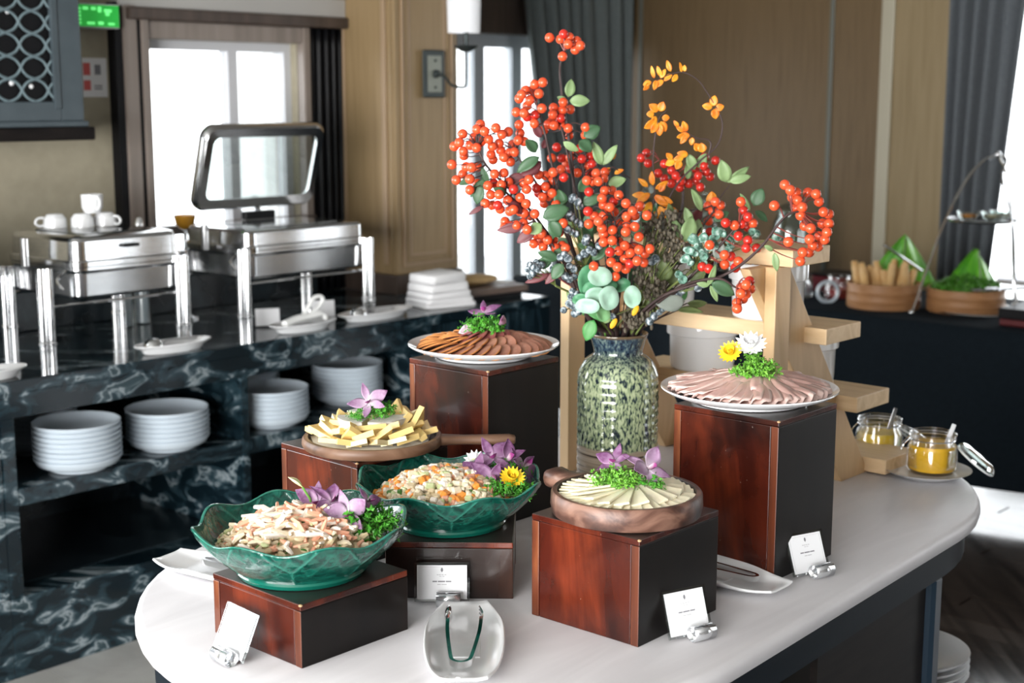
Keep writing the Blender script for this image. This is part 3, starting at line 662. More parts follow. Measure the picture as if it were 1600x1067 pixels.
for sx in (-1, 1):
    for sy in (-1, 1):
        lg = MB().cbox(sx * .447 - .022, sx * .447 + .022, sy * .512 - .022, sy * .512 + .022, 0, TZ - .113, .008).build('leg', pm('blue_black_paint', (.012, .022, .034), .3), t)
for (x0, x1, y0, y1) in ((-.06, .424, -.515, -.50), (-.424, .424, .50, .515), (-.45, -.435, -.488, .488)):
    MB().box(x0, x1, y0, y1, .06, TZ - .116).build('side_panel', M['blackwood'], t, smooth=False)
stadium_slab([(.50, .34), (.505, .345), (.505, .365), (.50, .37)]).build('lower_shelf', M['blackwood'], t)
LOW = MB().lathe([(.001, .004), (.09, .002), (.1, 0), (.104, .004), (.13, .018), (.146, .030), (.148, .034), (.144, .033), (.126, .022), (.095, .012), (.001, .010)], 44).mesh('plate', M['china'])
for (s_, n_, cnt, where) in ((.72, -.35, 4, 'the pile beyond the serving table leg'), (.085, -.25, 7, 'the pile under the serving table front')):
    p = TC + Matrix.Rotation(TA, 4, 'Z') @ Vector((s_, n_, 0))
    for k in range(cnt):
        o = link('plate', LOW, None, (p.x, p.y, .3706 + k * .0165)); q = cnt - 1 - k
        tag(o, 'large white plate, ' + ('topmost', 'second from the top', 'third from the top', 'fourth from the top', 'fifth from the top', 'sixth from the top', 'lowest')[q if k else 6] + ' of ' + where, 'plate', 'plates in ' + where)

# lacquered wooden risers
def riser(label, x, y, rz, sx, sy, h):
    """near corner at x,y; local x runs right-back, local y runs left-back"""
    t = thing('riser_box', label, 'riser', (x, y, TZ), R(rz), 'lacquered wooden risers'); k = .016; tp = .011; e = .0006
    def pan(name, x0, x1, y0, y1, z0, z1, edge=(), mats=None):
        m = MB().box(x0, x1, y0, y1, z0, z1)
        for f in edge: m.m[f] = 1
        o = m.build(name, mats or [M['lacquer'], M['lacquer_edge']], t, smooth=False); return bevel(o, .0016, 2)
    pan('side_panel', 0, sx, 0, k, 0, h - tp, (4, 5), [M['lacquer_black'] if rz > 20 else M['lacquer_dark'], M['lacquer_edge']]); pan('side_panel', 0, sx, sy - k, sy, 0, h - tp, (4, 5))  # front-right panel: near black on turned boxes, dark brown on the squared one
    pan('side_panel', e, k, k + e, sy - k - e, 0, h - tp); pan('side_panel', sx - k, sx - e, k + e, sy - k - e, 0, h - tp)
    pan('top_panel', 0, sx, 0, sy, h - tp + .0003, h, (1,), [M['lacquer'], M['lacquer_top']])
    for q in range(1): MB().sphere((0, 0, 0), 1, 7, 5, 0, (.0035 - .0008 * q, .0035 - .0008 * q, .0022 + .0012 * q)).build('worn_chip', M['chip'], t, loc=(.0012 + .0 * q, .0012 + .003 * (q == 1), h - .0012 - .03 * q * q))
    return t
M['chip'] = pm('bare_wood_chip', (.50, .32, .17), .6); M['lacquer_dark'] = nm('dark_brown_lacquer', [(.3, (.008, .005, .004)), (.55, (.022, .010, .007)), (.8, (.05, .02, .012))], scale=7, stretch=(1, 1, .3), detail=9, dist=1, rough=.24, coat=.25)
riser('low red-brown riser under the green bowl of shredded salad', -.324, 2.078, 47.5, .225, .225, .103)
riser('low dark riser under the green bowl of diced potato salad', -.222, 2.394, -1.5, .224, .205, .103)
riser('red-brown riser under the wooden cheese paddle', -.288, 2.565, 46, .232, .232, .20)
riser('tall dark riser under the plate of sliced salami', -.048, 2.79, 48, .220, .226, .33)
riser('mid-height glossy red-brown riser under the round tray of white cheese', .202, 2.164, 48.6, .226, .225, .179)
riser('tallest front riser with orange-brown edge under the ham plate', .477, 2.479, 48, .207, .229, .299)

# ------------------------------------------------------------------ green leaf bowls
def greenglaze():
    m = pm('green_leaf_glaze', (.0, .1, .07), .14, coat=.5); nt = m.node_tree; N = nt.nodes; L = nt.links; b = N['Principled BSDF']
    tc = N.new('ShaderNodeTexCoord'); no = N.new('ShaderNodeTexNoise'); no.inputs['Scale'].default_value = 75; no.inputs['Detail'].default_value = 3; no.inputs['Distortion'].default_value = .6
    L.new(tc.outputs['Object'], no.inputs['Vector'])
    rp = N.new('ShaderNodeValToRGB'); e = rp.color_ramp.elements; e[0].position = .32; e[0].color = (.0015, .035, .026, 1); e[1].position = .72; e[1].color = (.006, .115, .08, 1)
    L.new(no.outputs['Fac'], rp.inputs['Fac'])
    at = N.new('ShaderNodeAttribute'); at.attribute_name = 'g'
    mx = N.new('ShaderNodeMix'); mx.data_type = 'RGBA'; L.new(at.outputs['Fac'], mx.inputs['Factor']); L.new(rp.outputs['Color'], mx.inputs['A']); mx.inputs['B'].default_value = (.045, .27, .20, 1)
    L.new(mx.outputs['Result'], b.inputs['Base Color'])
    bm = N.new('ShaderNodeBump'); bm.inputs['Strength'].default_value = .9; bm.inputs['Distance'].default_value = .003; L.new(no.outputs['Fac'], bm.inputs['Height']); L.new(bm.outputs['Normal'], b.inputs['Normal'])
    return m
M['green'] = greenglaze()
M['green_foot'] = pm('green_glaze_foot', (.004, .10, .07), .15, coat=.4)
def bowl_mesh(r=.173, h=.084):
    n = 352; lob = 8; vs = []; fs = []; att = []
    outer = [(.60, .0), (.62, .03), (.70, .16), (.79, .34), (.87, .52), (.935, .70), (.98, .86), (1.0, .97), (1.0, 1.0)]
    fine = []
    for (r0, z0), (r1, z1) in zip(outer, outer[1:]):
        for k in range(6): fine.append((r0 + (r1 - r0) * k / 6, z0 + (z1 - z0) * k / 6, 0))
    fine.append((1, 1, 0))
    inner = [(rr - .028, zz, 1) for rr, zz, _ in fine[::-1]] + [(.57, .015, 1), (.4, .01, 1), (.01, .01, 1)]
    prof = fine + [(.992, 1.012, 2)] + inner
    for rr, zz, side in prof:
        t = min(max(zz, 0), 1)
        for i in range(n):
            a = 2 * math.pi * i / n; x = ((a * lob / (2 * math.pi)) % 1) * 2 - 1
            wav = math.cos(lob * a + .4)
            f = 1 + .026 * wav * t ** 1.5; z = .010 + zz * (h - .010) + .0065 * wav * t ** 2
            if t < .46: d = abs(x) * .9
            else: d = min(abs(abs(x) - (t - .46) * 1.25), 9) * .8
            d2 = abs((abs(x) - .5) - 0) * .9 if t > .1 else 9
            d3 = abs(abs(abs(x) - .5) - (t - .3) * .9) * .8 if t > .3 else 9
            g = max(math.exp(-(d / .034) ** 2), .35 * math.exp(-(d3 / .03) ** 2)) if side != 2 and .02 < t < .97 and rr > .58 else 0
            s = 1 + (.013 if side == 0 else -.010) * g
            vs.append((rr * r * f * s * math.cos(a), rr * r * f * s * math.sin(a), z))
            att.append(min(1, g * .55 + (.55 if side == 2 or t > .985 else 0)))
    for j in range(len(prof) - 1):
        for i in range(n): fs.append((j * n + i, j * n + (i + 1) % n, (j + 1) * n + (i + 1) % n, (j + 1) * n + i))
    mb = MB().add(vs, fs); mb.att = att
    return mb.mesh('bowl', M['green'], angle=60)
BOWL = bowl_mesh()
def green_bowl(label, loc, rz, s=1):
    t = thing('leaf_bowl', label, 'bowl', loc, rz, 'green leaf bowls'); o = link('bowl', BOWL, t, scale=(s, s, 1))
    MB().lathe([(.001, .004), (.09 * s, .003), (.098 * s, 0), (.104 * s, .001), (.108 * s, .008), (.106 * s, .0125), (.001, .0125)], 64).build('foot_ring', M['green_foot'], t)
    return t
ZB = TZ + .1032
green_bowl('dark green leaf-embossed bowl of shredded crab salad, nearest the camera', (-.345, 2.243, ZB), R(25))
green_bowl('dark green leaf-embossed bowl of diced potato salad', (-.115, 2.512, ZB), R(27), .98)

M['cream'] = pm('cream_dressing', (.78, .68, .50), .4, sss=.1); M['coral'] = pm('crab_coral', (.80, .40, .26), .38); M['crabwhite'] = pm('crab_white', (.84, .76, .66), .4)
M['palegreen'] = pm('cucumber_flesh', (.52, .57, .30), .35); M['cucskin'] = pm('cucumber_skin', (.06, .17, .03), .35); M['tan'] = pm('pale_pasta', (.62, .50, .31), .42); M['carrot'] = pm('carrot', (.82, .30, .05), .4); M['pinkham'] = pm('pink_dice', (.75, .38, .25), .4)
SAL = ['cream', 'coral', 'crabwhite', 'palegreen', 'tan', 'carrot', 'cucskin', 'pinkham']; SMATS = [M[k] for k in SAL]
def mound(x, y, r, h): d = math.hypot(x, y) / r; return h * (1 - d ** 2.2) if d < 1 else -.01
def crab_salad():
    random.seed(5); mb = MB(); r = .134
    mb.lathe([(.001, .050), (.03, .048), (.07, .036), (.10, .018), (.116, .0)], 32, SAL.index('tan'))
    for k in range(620):
        a = random.random() * 6.283; d = r * math.sqrt(random.random()); x, y = d * math.cos(a), d * math.sin(a) * .95
        z = mound(x, y, r, .052) + random.uniform(-.001, .007)
        topz = d < .085
        if topz and random.random() < .62: mi = random.choice(['coral', 'crabwhite', 'crabwhite', 'coral', 'cream']); L = random.uniform(.028, .055); w = random.uniform(.0036, .0055)
        else: mi = random.choice(['tan', 'tan', 'cream', 'tan', 'palegreen', 'crabwhite', 'pinkham', 'coral', 'cream']); L = random.uniform(.012, .026); w = random.uniform(.003, .005)
        if random.random() < .06: mi = 'cucskin'; L = .010; w = .0016
        Mx = Matrix.Translation((x, y, z)) @ Matrix.Rotation(random.gauss(.3, .7) if topz else random.random() * 6.28, 4, 'Z') @ Matrix.Rotation(random.gauss(0, .3) + .25 * (x / r), 4, 'Y') @ Matrix.Rotation(random.random() * 6, 4, 'X')
        bend = random.uniform(-.15, .15) * L
        pts = [(-L / 2, 0, 0), (-L / 6, bend, 0), (L / 6, bend, 0), (L / 2, 0, 0)]
        mb.tube(pts, [w * .6, w, w, w * .6], 5, SAL.index(mi), Mx)
    return mb
o = crab_salad().build('shredded_salad', SMATS, None, loc=(-.350, 2.242, ZB + .043), angle=50)
tag(o, 'shredded crab-stick and pasta salad heaped in the nearest green bowl', 'salad', kind='stuff')
def potato_salad():
    random.seed(8); mb = MB(); r = .130
    mb.lathe([(.001, .050), (.03, .048), (.07, .034), (.10, .016), (.114, 0)], 32, 0)
    for k in range(760):
        a = random.random() * 6.283; d = r * math.sqrt(random.random()); x, y = d * math.cos(a), d * math.sin(a) * .95
        z = mound(x, y, r, .05) + random.uniform(-.001, .006); s = random.uniform(.0050, .0095)
        mi = random.choices(['cream', 'tan', 'carrot', 'palegreen', 'pinkham', 'crabwhite', 'cucskin'], [8, 2.4, 4.6, 3.0, 2.8, 4, .6])[0]
        Mx = Matrix.Translation((x, y, z)) @ Matrix.Rotation(random.random() * 6, 4, 'Z') @ Matrix.Rotation(random.random() * 6, 4, 'X')
        mb.cbox(-s, s, -s * random.uniform(.6, 1), s * .8, -s * .7, s * .7, s * .3, SAL.index(mi), Mx)
    return mb
o = potato_salad().build('potato_salad', SMATS, None, loc=(-.120, 2.51, ZB + .043), angle=60)
tag(o, 'diced potato, carrot and cucumber salad heaped in the farther green bowl', 'salad', kind='stuff')

# ------------------------------------------------------------------ garnishes
M['parsley'] = nm('parsley_green', [(.3, (.028, .17, .010)), (.55, (.07, .32, .025)), (.75, (.15, .46, .05))], scale=60, rough=.5)
M['parsley_l'] = nm('pale_lettuce_parsley', [(.3, (.06, .22, .012)), (.55, (.15, .40, .04)), (.75, (.28, .54, .09))], scale=60, rough=.5)
M['stemg'] = pm('green_stem', (.12, .28, .05), .5)
def parsley(label, loc, s, seed, mat='parsley', flat=.75, n=40):
    rnd = random.Random(seed); lv = MB(); st = MB()
    t = thing('parsley_sprig', label, 'parsley', loc, 0, 'parsley garnishes')
    for k in range(n):
        a = rnd.random() * 6.283; e = math.acos(rnd.uniform(.05, 1)); d = Vector((math.sin(e) * math.cos(a), math.sin(e) * math.sin(a), math.cos(e) * flat + .12)); L = s * rnd.uniform(.6, 1.0)
        tip = d * L; st.tube([(d.x * .1 * s, d.y * .1 * s, .002), tip * .6 + Vector((0, 0, .08 * s)), tip], .0009, 4)
        for q in range(9):
            c = tip + Vector((rnd.gauss(0, 1), rnd.gauss(0, 1), rnd.gauss(0, .8))) * s * .13
            nr = (d + Vector((rnd.gauss(0, .6), rnd.gauss(0, .6), rnd.gauss(0, .6)))).normalized(); u = nr.orthogonal().normalized(); w = nr.cross(u); r_ = s * rnd.uniform(.09, .15); ph = rnd.random() * 6
            vs = [c]; m = 7
            for i in range(m):
                an = ph + i * .62; rr = r_ * (1 if i % 2 else .55)
                vs.append(c + (u * math.cos(an) + w * math.sin(an)) * rr + nr * r_ * (.35 if i % 2 else -.1))
            lv.add(vs, [(0, i, i + 1) for i in range(1, m)])
    o = lv.build('leaves', M[mat], t, smooth=False); o['kind'] = 'stuff'; st.build('stems', M['stemg'], t)
    return t
def petalmat(name, stops, streak):
    m = nm(name, stops, tex='attr', rough=.5, sss=.1); N = m.node_tree.nodes; L = m.node_tree.links; b = N['Principled BSDF']; src = b.inputs['Base Color'].links[0].from_socket
    tc = N.new('ShaderNodeTexCoord'); no = N.new('ShaderNodeTexNoise'); no.inputs['Scale'].default_value = 170; no.inputs['Detail'].default_value = 4; L.new(tc.outputs['Object'], no.inputs['Vector'])
    rp = N.new('ShaderNodeValToRGB'); rp.color_ramp.elements[0].position = .4; rp.color_ramp.elements[0].color = (0, 0, 0, 1); rp.color_ramp.elements[1].position = .75; rp.color_ramp.elements[1].color = (.75, .75, .75, 1); L.new(no.outputs['Fac'], rp.inputs['Fac'])
    mx = N.new('ShaderNodeMix'); mx.data_type = 'RGBA'; L.new(rp.outputs['Color'], mx.inputs['Factor']); L.new(src, mx.inputs['A']); mx.inputs['B'].default_value = c4(streak); L.new(mx.outputs['Result'], b.inputs['Base Color']); return m
M['orchid'] = petalmat('purple_orchid', [(.0, (.62, .54, .60)), (.22, (.38, .22, .36)), (.5, (.17, .06, .155)), (1, (.11, .03, .10))], (.28, .16, .28))
M['orchid_p'] = petalmat('pale_orchid', [(.0, (.66, .60, .65)), (.4, (.38, .24, .37)), (1, (.19, .075, .175))], (.42, .30, .42))
M['orchid_lip'] = nm('orchid_lip', [(0, (.75, .68, .70)), (.5, (.30, .05, .20)), (1, (.20, .02, .15))], tex='attr', rough=.5)
M['lily'] = nm('cream_bud', [(0, (.55, .62, .25)), (1, (.78, .76, .50))], tex='attr', rough=.5)
def petal(L, w, cup=.25, curl=.3, nu=7, nv=5, tipw=.35):
    vs = []; fs = []; at = []
    for i in range(nu):
        t = i / (nu - 1); ww = w * (math.sin(math.pi * min(.05 + t * .93, 1)) ** 1.0) * (1.12 - .3 * t)
        for j in range(nv):
            v = j / (nv - 1) * 2 - 1
            vs.append((L * t * (1 - .15 * curl * t), ww / 2 * v, L * (curl * t * t - .02) + cup * ww * v * v * .6)); at.append(t)
    for i in range(nu - 1):
        for j in range(nv - 1): q = i * nv + j; fs.append((q, q + 1, q + nv + 1, q + nv))
    mb = MB().add(vs, fs); mb.att = at; return mb
def orchid(label, loc, face, s, roll=0, mat='orchid', seed=0, n=5):
    rnd = random.Random(seed); t = thing('orchid_flower', label, 'flower', loc, 0, 'orchid garnishes')
    q = Vector(face).normalized().to_track_quat('Z', 'Y').to_matrix().to_4x4()
    for k in range(n):
        wide = k in (1, n - 1)
        p = petal(s * rnd.uniform(.95, 1.2), s * (.74 if wide else .46), rnd.uniform(-.1, .35), rnd.uniform(-.35, .3), 9, 7); Mx = q @ Matrix.Rotation(R(90 + roll + 360 / n * k + rnd.uniform(-14, 14)), 4, 'Z') @ Matrix.Rotation(R(-rnd.uniform(-8, 32)), 4, 'Y') @ Matrix.Rotation(R(rnd.uniform(-22, 22)), 4, 'X')
        p.v = [tuple(Mx @ Vector(v)) for v in p.v]; o = p.build('petal', M[mat], t, angle=180)
        m = o.modifiers.new('thick', 'SOLIDIFY'); m.thickness = s * .015
    p = petal(s * .55, s * .4, .7, .7); Mx = q @ Matrix.Rotation(R(-90 + roll), 4, 'Z') @ Matrix.Rotation(R(-35), 4, 'Y'); p.v = [tuple(Mx @ Vector(v)) for v in p.v]; p.build('lip', M['orchid_lip'], t, angle=180)
    return t
def bloom(label, loc, face, s, mat, core, n=18, rows=2):
    t = thing('daisy_flower', label, 'flower', loc, 0); q = Vector(face).normalized().to_track_quat('Z', 'Y').to_matrix().to_4x4()
    for rw in range(rows):
        for k in range(n):
            p = petal(s * (1 - .22 * rw), s * .42, .2, .25 + .3 * rw); Mx = q @ Matrix.Rotation(R(360 / n * (k + .5 * rw)), 4, 'Z') @ Matrix.Rotation(R(-8 - 22 * rw), 4, 'Y'); p.v = [tuple(Mx @ Vector(v)) for v in p.v]; p.build('petal', mat, t, angle=180)
    mb = MB().sphere((0, 0, s * .08), s * .2, 10, 6); mb.v = [tuple(q @ Vector(v)) for v in mb.v]; mb.build('centre', core, t)
    return t
M['yellow'] = pm('yellow_petal', (.85, .60, .03), .5); M['yellow_d'] = pm('deep_yellow', (.62, .34, .01), .6); M['whitepetal'] = pm('white_petal', (.86, .86, .86), .5)

# nearest bowl: orchids, bud, parsley
parsley('big bright parsley bunch at the right side of the nearest green bowl', (-.246, 2.27, ZB + .052), .062, 21, n=60)
parsley('parsley tuft behind the orchids of the nearest green bowl', (-.30, 2.315, ZB + .062), .04, 22, n=26)
orchid('purple orchid farthest left in the nearest green bowl', (-.325, 2.30, ZB + .098), (-.2, -.75, .6), .038, 10, 'orchid', 1)
orchid('pale purple orchid in the middle above the nearest green bowl', (-.300, 2.285, ZB + .104), (.1, -.6, .75), .036, 60, 'orchid', 2)
orchid('large pale orchid hanging over the parsley of the nearest green bowl', (-.268, 2.245, ZB + .094), (-.05, -.85, .5), .042, 20, 'orchid_p', 3)
orchid('dark pink orchid bud pointing right in the nearest green bowl', (-.238, 2.27, ZB + .11), (.8, -.4, .6), .026, 0, 'orchid', 4, 3)
t = thing('flower_bud', 'pale yellow-green bud above the left orchid of the nearest bowl', 'flower bud', (-.35, 2.30, ZB + .125)); p = petal(.03, .014, .8, .2); Mx = Matrix.Rotation(R(25), 4, 'Y'); p.v = [tuple(Mx @ Vector((-v[0], v[1], v[2]))) for v in p.v]; p.build('petal', M['lily'], t, angle=180); MB().tube([(0, 0, 0), (.012, 0, -.02), (.02, 0, -.06)], .002, 6).build('stem', M['stemg'], t)
t = thing('flower_bud', 'pale green bud lying left of the orchids in the nearest bowl', 'flower bud', (-.375, 2.27, ZB + .088)); p = petal(.038, .022, .9, .1); p.v = [tuple(Vector((v[0], v[1], v[2]))) for v in p.v]; p.build('petal', M['lily'], t, angle=180); MB().tube([(.03, 0, 0), (.05, .01, -.01)], .002, 6).build('stem', M['stemg'], t)
# farther bowl
parsley('parsley bunch at the right of the potato salad bowl', (-.012, 2.475, ZB + .058), .045, 23, n=46)
parsley('dark parsley behind the orchids of the potato salad bowl', (-.005, 2.55, ZB + .075), .04, 24, n=24)
for k, (x, y, z, f, s, lab) in enumerate(((-.062, 2.52, .088, (-.5, -.7, .5), .040, 'leftmost purple orchid on the potato salad'), (-.035, 2.545, .112, (-.1, -.7, .7), .042, 'topmost purple orchid on the potato salad'), (-.01, 2.55, .108, (.3, -.7, .6), .040, 'dark purple orchid at the right of the potato salad cluster'),
                                          (-.036, 2.50, .082, (0, -.9, .4), .040, 'lowest purple orchid beside the yellow chrysanthemum'), (.022, 2.55, .094, (.7, -.4, .5), .038, 'purple orchid at the right rim of the potato salad bowl'))):
    orchid(lab, (x, y, ZB + z), f, s, 37 * k, 'orchid', 10 + k)
bloom('yellow chrysanthemum on the parsley of the potato salad bowl', (.0, 2.468, ZB + .092), (.1, -.6, .8), .026, M['yellow'], M['yellow_d'], 18, 3)
bloom('small white blossom behind the orchids of the potato salad', (-.07, 2.57, ZB + .10), (-.3, -.6, .7), .022, M['whitepetal'], M['palegreen'], 12, 2)

# ------------------------------------------------------------------ cheese paddle
ZP = TZ + .2004; pc = Vector((-.272, 2.70, ZP))
def paddle(name, label, loc, rz, r, h, hl, hw, mats, rim=.012, dip=.006, hz=0, cat='serving board'):
    t = thing(name, label, cat, loc, rz)
    MB().lathe([(.001, .002), (r - .01, 0), (r - .003, .003), (r, h * .4), (r - .001, h - .004), (r - .004, h), (r - rim, h), (r - rim - .003, h - dip), (.001, h - dip)], 56, mis=[0] * 6 + [1, 1]).build('disc', mats, t)
    mb = MB(); L = []; n = 12
    sec = [(r - .012, hw * 1.5, h * .9), (r + .012, hw * 1.05, h * .85), (r + .04, hw * .8, h * .8), (r + hl * .6, hw * .82, h * .85), (r + hl - .012, hw * .95, h * .9), (r + hl - .002, hw * .75, h * .7), (r + hl, hw * .3, h * .4)]
    vs = []; fs = []
    for x, w, th in sec:
        for k in range(n):
            a = 2 * math.pi * k / n; vs.append((x, w / 2 * math.copysign(abs(math.cos(a)) ** .7, math.cos(a)), hz + h / 2 + th / 2 * math.copysign(abs(math.sin(a)) ** .7, math.sin(a))))
    for j in range(len(sec) - 1):
        for k in range(n): fs.append((j * n + k, j * n + (k + 1) % n, (j + 1) * n + (k + 1) % n, (j + 1) * n + k))
    fs += [tuple(range(n))[::-1], tuple((len(sec) - 1) * n + k for k in range(n))]
    mb.add(vs, fs).build('handle', mats[0], t, angle=50)
    return t
paddle('wooden_paddle', 'round brown wooden paddle with long handle holding cut yellow cheese', pc, R(1), .137, .022, .142, .034, [M['board'], M['board_in']], .012, .007)
t = thing('paper_liner', 'white paper liner under the cut cheese on the paddle', 'paper', pc + Vector((0, 0, .0155)))
pts = []; random.seed(3)
MB().prism([(.119 * math.cos(2 * math.pi * k / 11 + .2) * random.uniform(.93, 1.03), .119 * math.sin(2 * math.pi * k / 11 + .2) * random.uniform(.93, 1.05)) for k in range(11)], 0, .0008).build('sheet', M['paper'], t, smooth=False)
M['cheese'] = pm('yellow_cheese', (.80, .60, .24), .4, sss=.12); M['cheese_l'] = pm('pale_cheese', (.80, .68, .40), .4, sss=.12)
M['rind'] = nm('brie_rind', [(.35, (.80, .79, .75)), (.6, (.66, .63, .56)), (.75, (.45, .40, .32))], scale=45, rough=.6); M['brie'] = pm('brie_paste', (.80, .68, .42), .45)
WED = MB().prism([(-.028, -.015), (.028, -.013), (.0, .027)], -.0055, .0055)
W1 = WED.mesh('cheese_wedge', M['cheese'], smooth=False); W2 = MB().prism([(-.03, -.010), (.032, -.006), (.028, .008), (-.03, .012)], -.005, .005).mesh('cheese_stick', M['cheese'], smooth=False); W3 = MB().prism([(-.022, -.018), (.024, -.014), (-.002, .030)], -.0045, .0045).mesh('cheese_wedge', M['cheese_l'], smooth=False)
random.seed(14); cw = 0
for ring, (rad, n, z, tl) in enumerate(((.100, 19, .029, 18), (.080, 15, .040, 36), (.062, 10, .046, 40))):
    for k in range(n):
        a = 2 * math.pi * (k + .3 * ring) / n + random.uniform(-.1, .1); rr = rad + random.uniform(-.008, .010)
        tilt = R(random.uniform(.5, 1.3) * tl); steep = (a % 6.283) < 1.4 and ring == 1
        if steep: tilt = R(72)
        o = link('cheese_wedge', random.choice([W1, W1, W2, W3]), None, pc + Vector((rr * math.cos(a), rr * math.sin(a), z + (.012 if steep else 0))))
        o.rotation_mode = 'QUATERNION'; o.rotation_quaternion = (Matrix.Rotation(a - math.pi / 2 + random.uniform(-.7, .7), 3, 'Z') @ Matrix.Rotation(tilt, 3, 'X')).to_quaternion()
        tag(o, 'cut piece of yellow cheese scattered round the brie on the paddle', 'cheese', 'yellow cheese pieces on the paddle')
def wedge_brie(label, loc, rz, a0, a1, r, h):
    t = thing('brie_wedge', label, 'cheese', loc, rz, 'brie wedges on the paddle'); n = 10
    arc = [(r * math.cos(R(a0 + (a1 - a0) * k / n)), r * math.sin(R(a0 + (a1 - a0) * k / n))) for k in range(n + 1)]
    MB().prism([(0, 0)] + arc, .002, h - .002).build('paste', M['brie'], t, smooth=False)
    MB().prism([(.001, 0)] + [(x * 1.03, y * 1.03) for x, y in arc], h - .002, h).build('rind_top', M['rind'], t, smooth=False)
    m = MB(); vs = [(x * 1.03, y * 1.03, z) for z in (0, h) for x, y in arc]; m.add(vs, [(k, k + 1, n + 2 + k, n + 1 + k) for k in range(n)]); m.build('rind_side', M['rind'], t, angle=180)
wedge_brie('left wedge of white-rinded brie among the yellow cheese', pc + Vector((-.005, .0, .034)), 0, 175, 262, .060, .026)
wedge_brie('right wedge of white-rinded brie among the yellow cheese', pc + Vector((.012, .004, .033)), 0, 255, 372, .058, .026)
wedge_brie('rear wedge of white-rinded brie behind the parsley', pc + Vector((.0, .012, .034)), 0, 60, 150, .06, .026)
parsley('parsley sprig on the brie of the cheese paddle', pc + Vector((.012, -.002, .060)), .036, 31, n=36)
parsley('small parsley tuft at the left of the brie', pc + Vector((-.02, -.03, .058)), .024, 32, n=18)
orchid('mauve orchid on top of the brie', pc + Vector((-.004, -.022, .092)), (-.15, -.85, .5), .036, 30, 'orchid_p', 33)

# ------------------------------------------------------------------ plates of cold cuts
def big_plate(label, loc, r, group):
    t = thing('serving_plate', label, 'plate', loc, 0, group)
    MB().lathe([(.001, .004), (r * .56, .003), (r * .6, 0), (r * .63, .001), (r * .65, .006), (r * .82, .012), (r * .96, .021), (r, .026), (r * .998, .0285), (r * .97, .027), (r * .84, .018), (r * .68, .011), (.001, .009)], 72).build('plate', M['china'], t); return t
pm1 = Vector((-.060, 2.965, TZ + .3304)); big_plate('white round plate of sliced salami on the tall dark riser', pm1, .160, 'round serving plates')
M['salami'] = nm('sliced_smoked_meat', [(.3, (.36, .15, .10)), (.55, (.47, .22, .15)), (.8, (.56, .33, .25))], scale=55, detail=5, rough=.4); M['salami_e'] = nm('orange_meat_edge', [(.3, (.46, .16, .04)), (.7, (.62, .28, .09))], scale=40, rough=.45)
M['dsalami'] = nm('dark_salami', [(.3, (.20, .05, .05)), (.6, (.32, .10, .09)), (.8, (.45, .22, .19))], scale=70, rough=.4)
def slice_mesh(rx, ry, th, mats, sag=.004):
    n = 22; vs = []; fs = []
    for z, s in ((0, .96), (th * .5, 1.0), (th, .97)):
        for k in range(n):
            a = 2 * math.pi * k / n; vs.append((rx * s * math.cos(a), ry * s * math.sin(a), z - sag * math.cos(a) ** 2))
    vs += [(0, 0, 0), (0, 0, th)]; m = len(vs)
    for j in range(2):
        for k in range(n): fs.append((j * n + k, j * n + (k + 1) % n, (j + 1) * n + (k + 1) % n, (j + 1) * n + k))
    nf = len(fs)
    fs += [(m - 2, (k + 1) % n, k) for k in range(n)] + [(m - 1, 2 * n + k, 2 * n + (k + 1) % n) for k in range(n)]
    mb = MB().add(vs, fs); mb.m = [1] * nf + [0] * (2 * n); return mb.mesh('meat_slice', mats, angle=40)
SL = slice_mesh(.040, .033, .0035, [M['salami'], M['salami_e']]); SD = slice_mesh(.027, .025, .003, [M['dsalami'], M['dsalami']])
def ring(name, me, c, rad, n, z, radial, tang, label, cat, group, jit=.003, a0=0, a1=360, seed=1):
    rnd = random.Random(seed)
    for k in range(n):
        a = R(a0 + (a1 - a0) * k / n) + rnd.uniform(-.03, .03); rr = rad + rnd.uniform(-jit, jit)
        o = link(name, me, None, c + Vector((rr * math.cos(a), rr * math.sin(a), z)))
        o.rotation_mode = 'QUATERNION'; o.rotation_quaternion = (Matrix.Rotation(a, 3, 'Z') @ Matrix.Rotation(R(radial + rnd.uniform(-3, 3)), 3, 'Y') @ Matrix.Rotation(R(tang + rnd.uniform(-3, 3)), 3, 'X')).to_quaternion()
        tag(o, label, cat, group)
ring('meat_slice', SL, pm1, .106, 34, .026, 8, 16, 'orange-rimmed slice of smoked meat in the outer ring of the salami plate', 'meat slice', 'outer ring of meat slices', seed=2)
ring('meat_slice', SL, pm1, .066, 24, .034, 10, 18, 'orange-rimmed slice of smoked meat in the inner ring of the salami plate', 'meat slice', 'inner ring of meat slices', seed=3)
ring('salami_slice', SD, pm1, .036, 13, .046, 14, 20, 'dark red salami slice under the parsley of the salami plate', 'salami slice', 'dark salami slices under the parsley', seed=4)
parsley('bright parsley bunch crowning the salami plate', pm1 + Vector((.0, -.006, .05)), .043, 41, n=54)
orchid('dark purple and white flower behind the parsley of the salami plate', pm1 + Vector((.0, .02, .09)), (-.1, -.4, .9), .032, 20, 'orchid', 42)
M['onion'] = nm('red_onion', [(0, (.62, .52, .56)), (1, (.22, .06, .15))], tex='attr', rough=.35)
for k, (x, y, z, rz, lab) in enumerate(((-.052, -.02, .052, 40, 'curl of red onion left of the parsley on the salami plate'), (.045, .0, .07, -60, 'curl of red onion right of the parsley on the salami plate'))):
    p = petal(.03, .024, .9, .9); o = p.build('onion_curl', M['onion'], None, angle=180, loc=pm1 + Vector((x, y, z)), rot=(R(60), 0, R(rz))); m = o.modifiers.new('thick', 'SOLIDIFY'); m.thickness = .0025; tag(o, lab, 'onion')

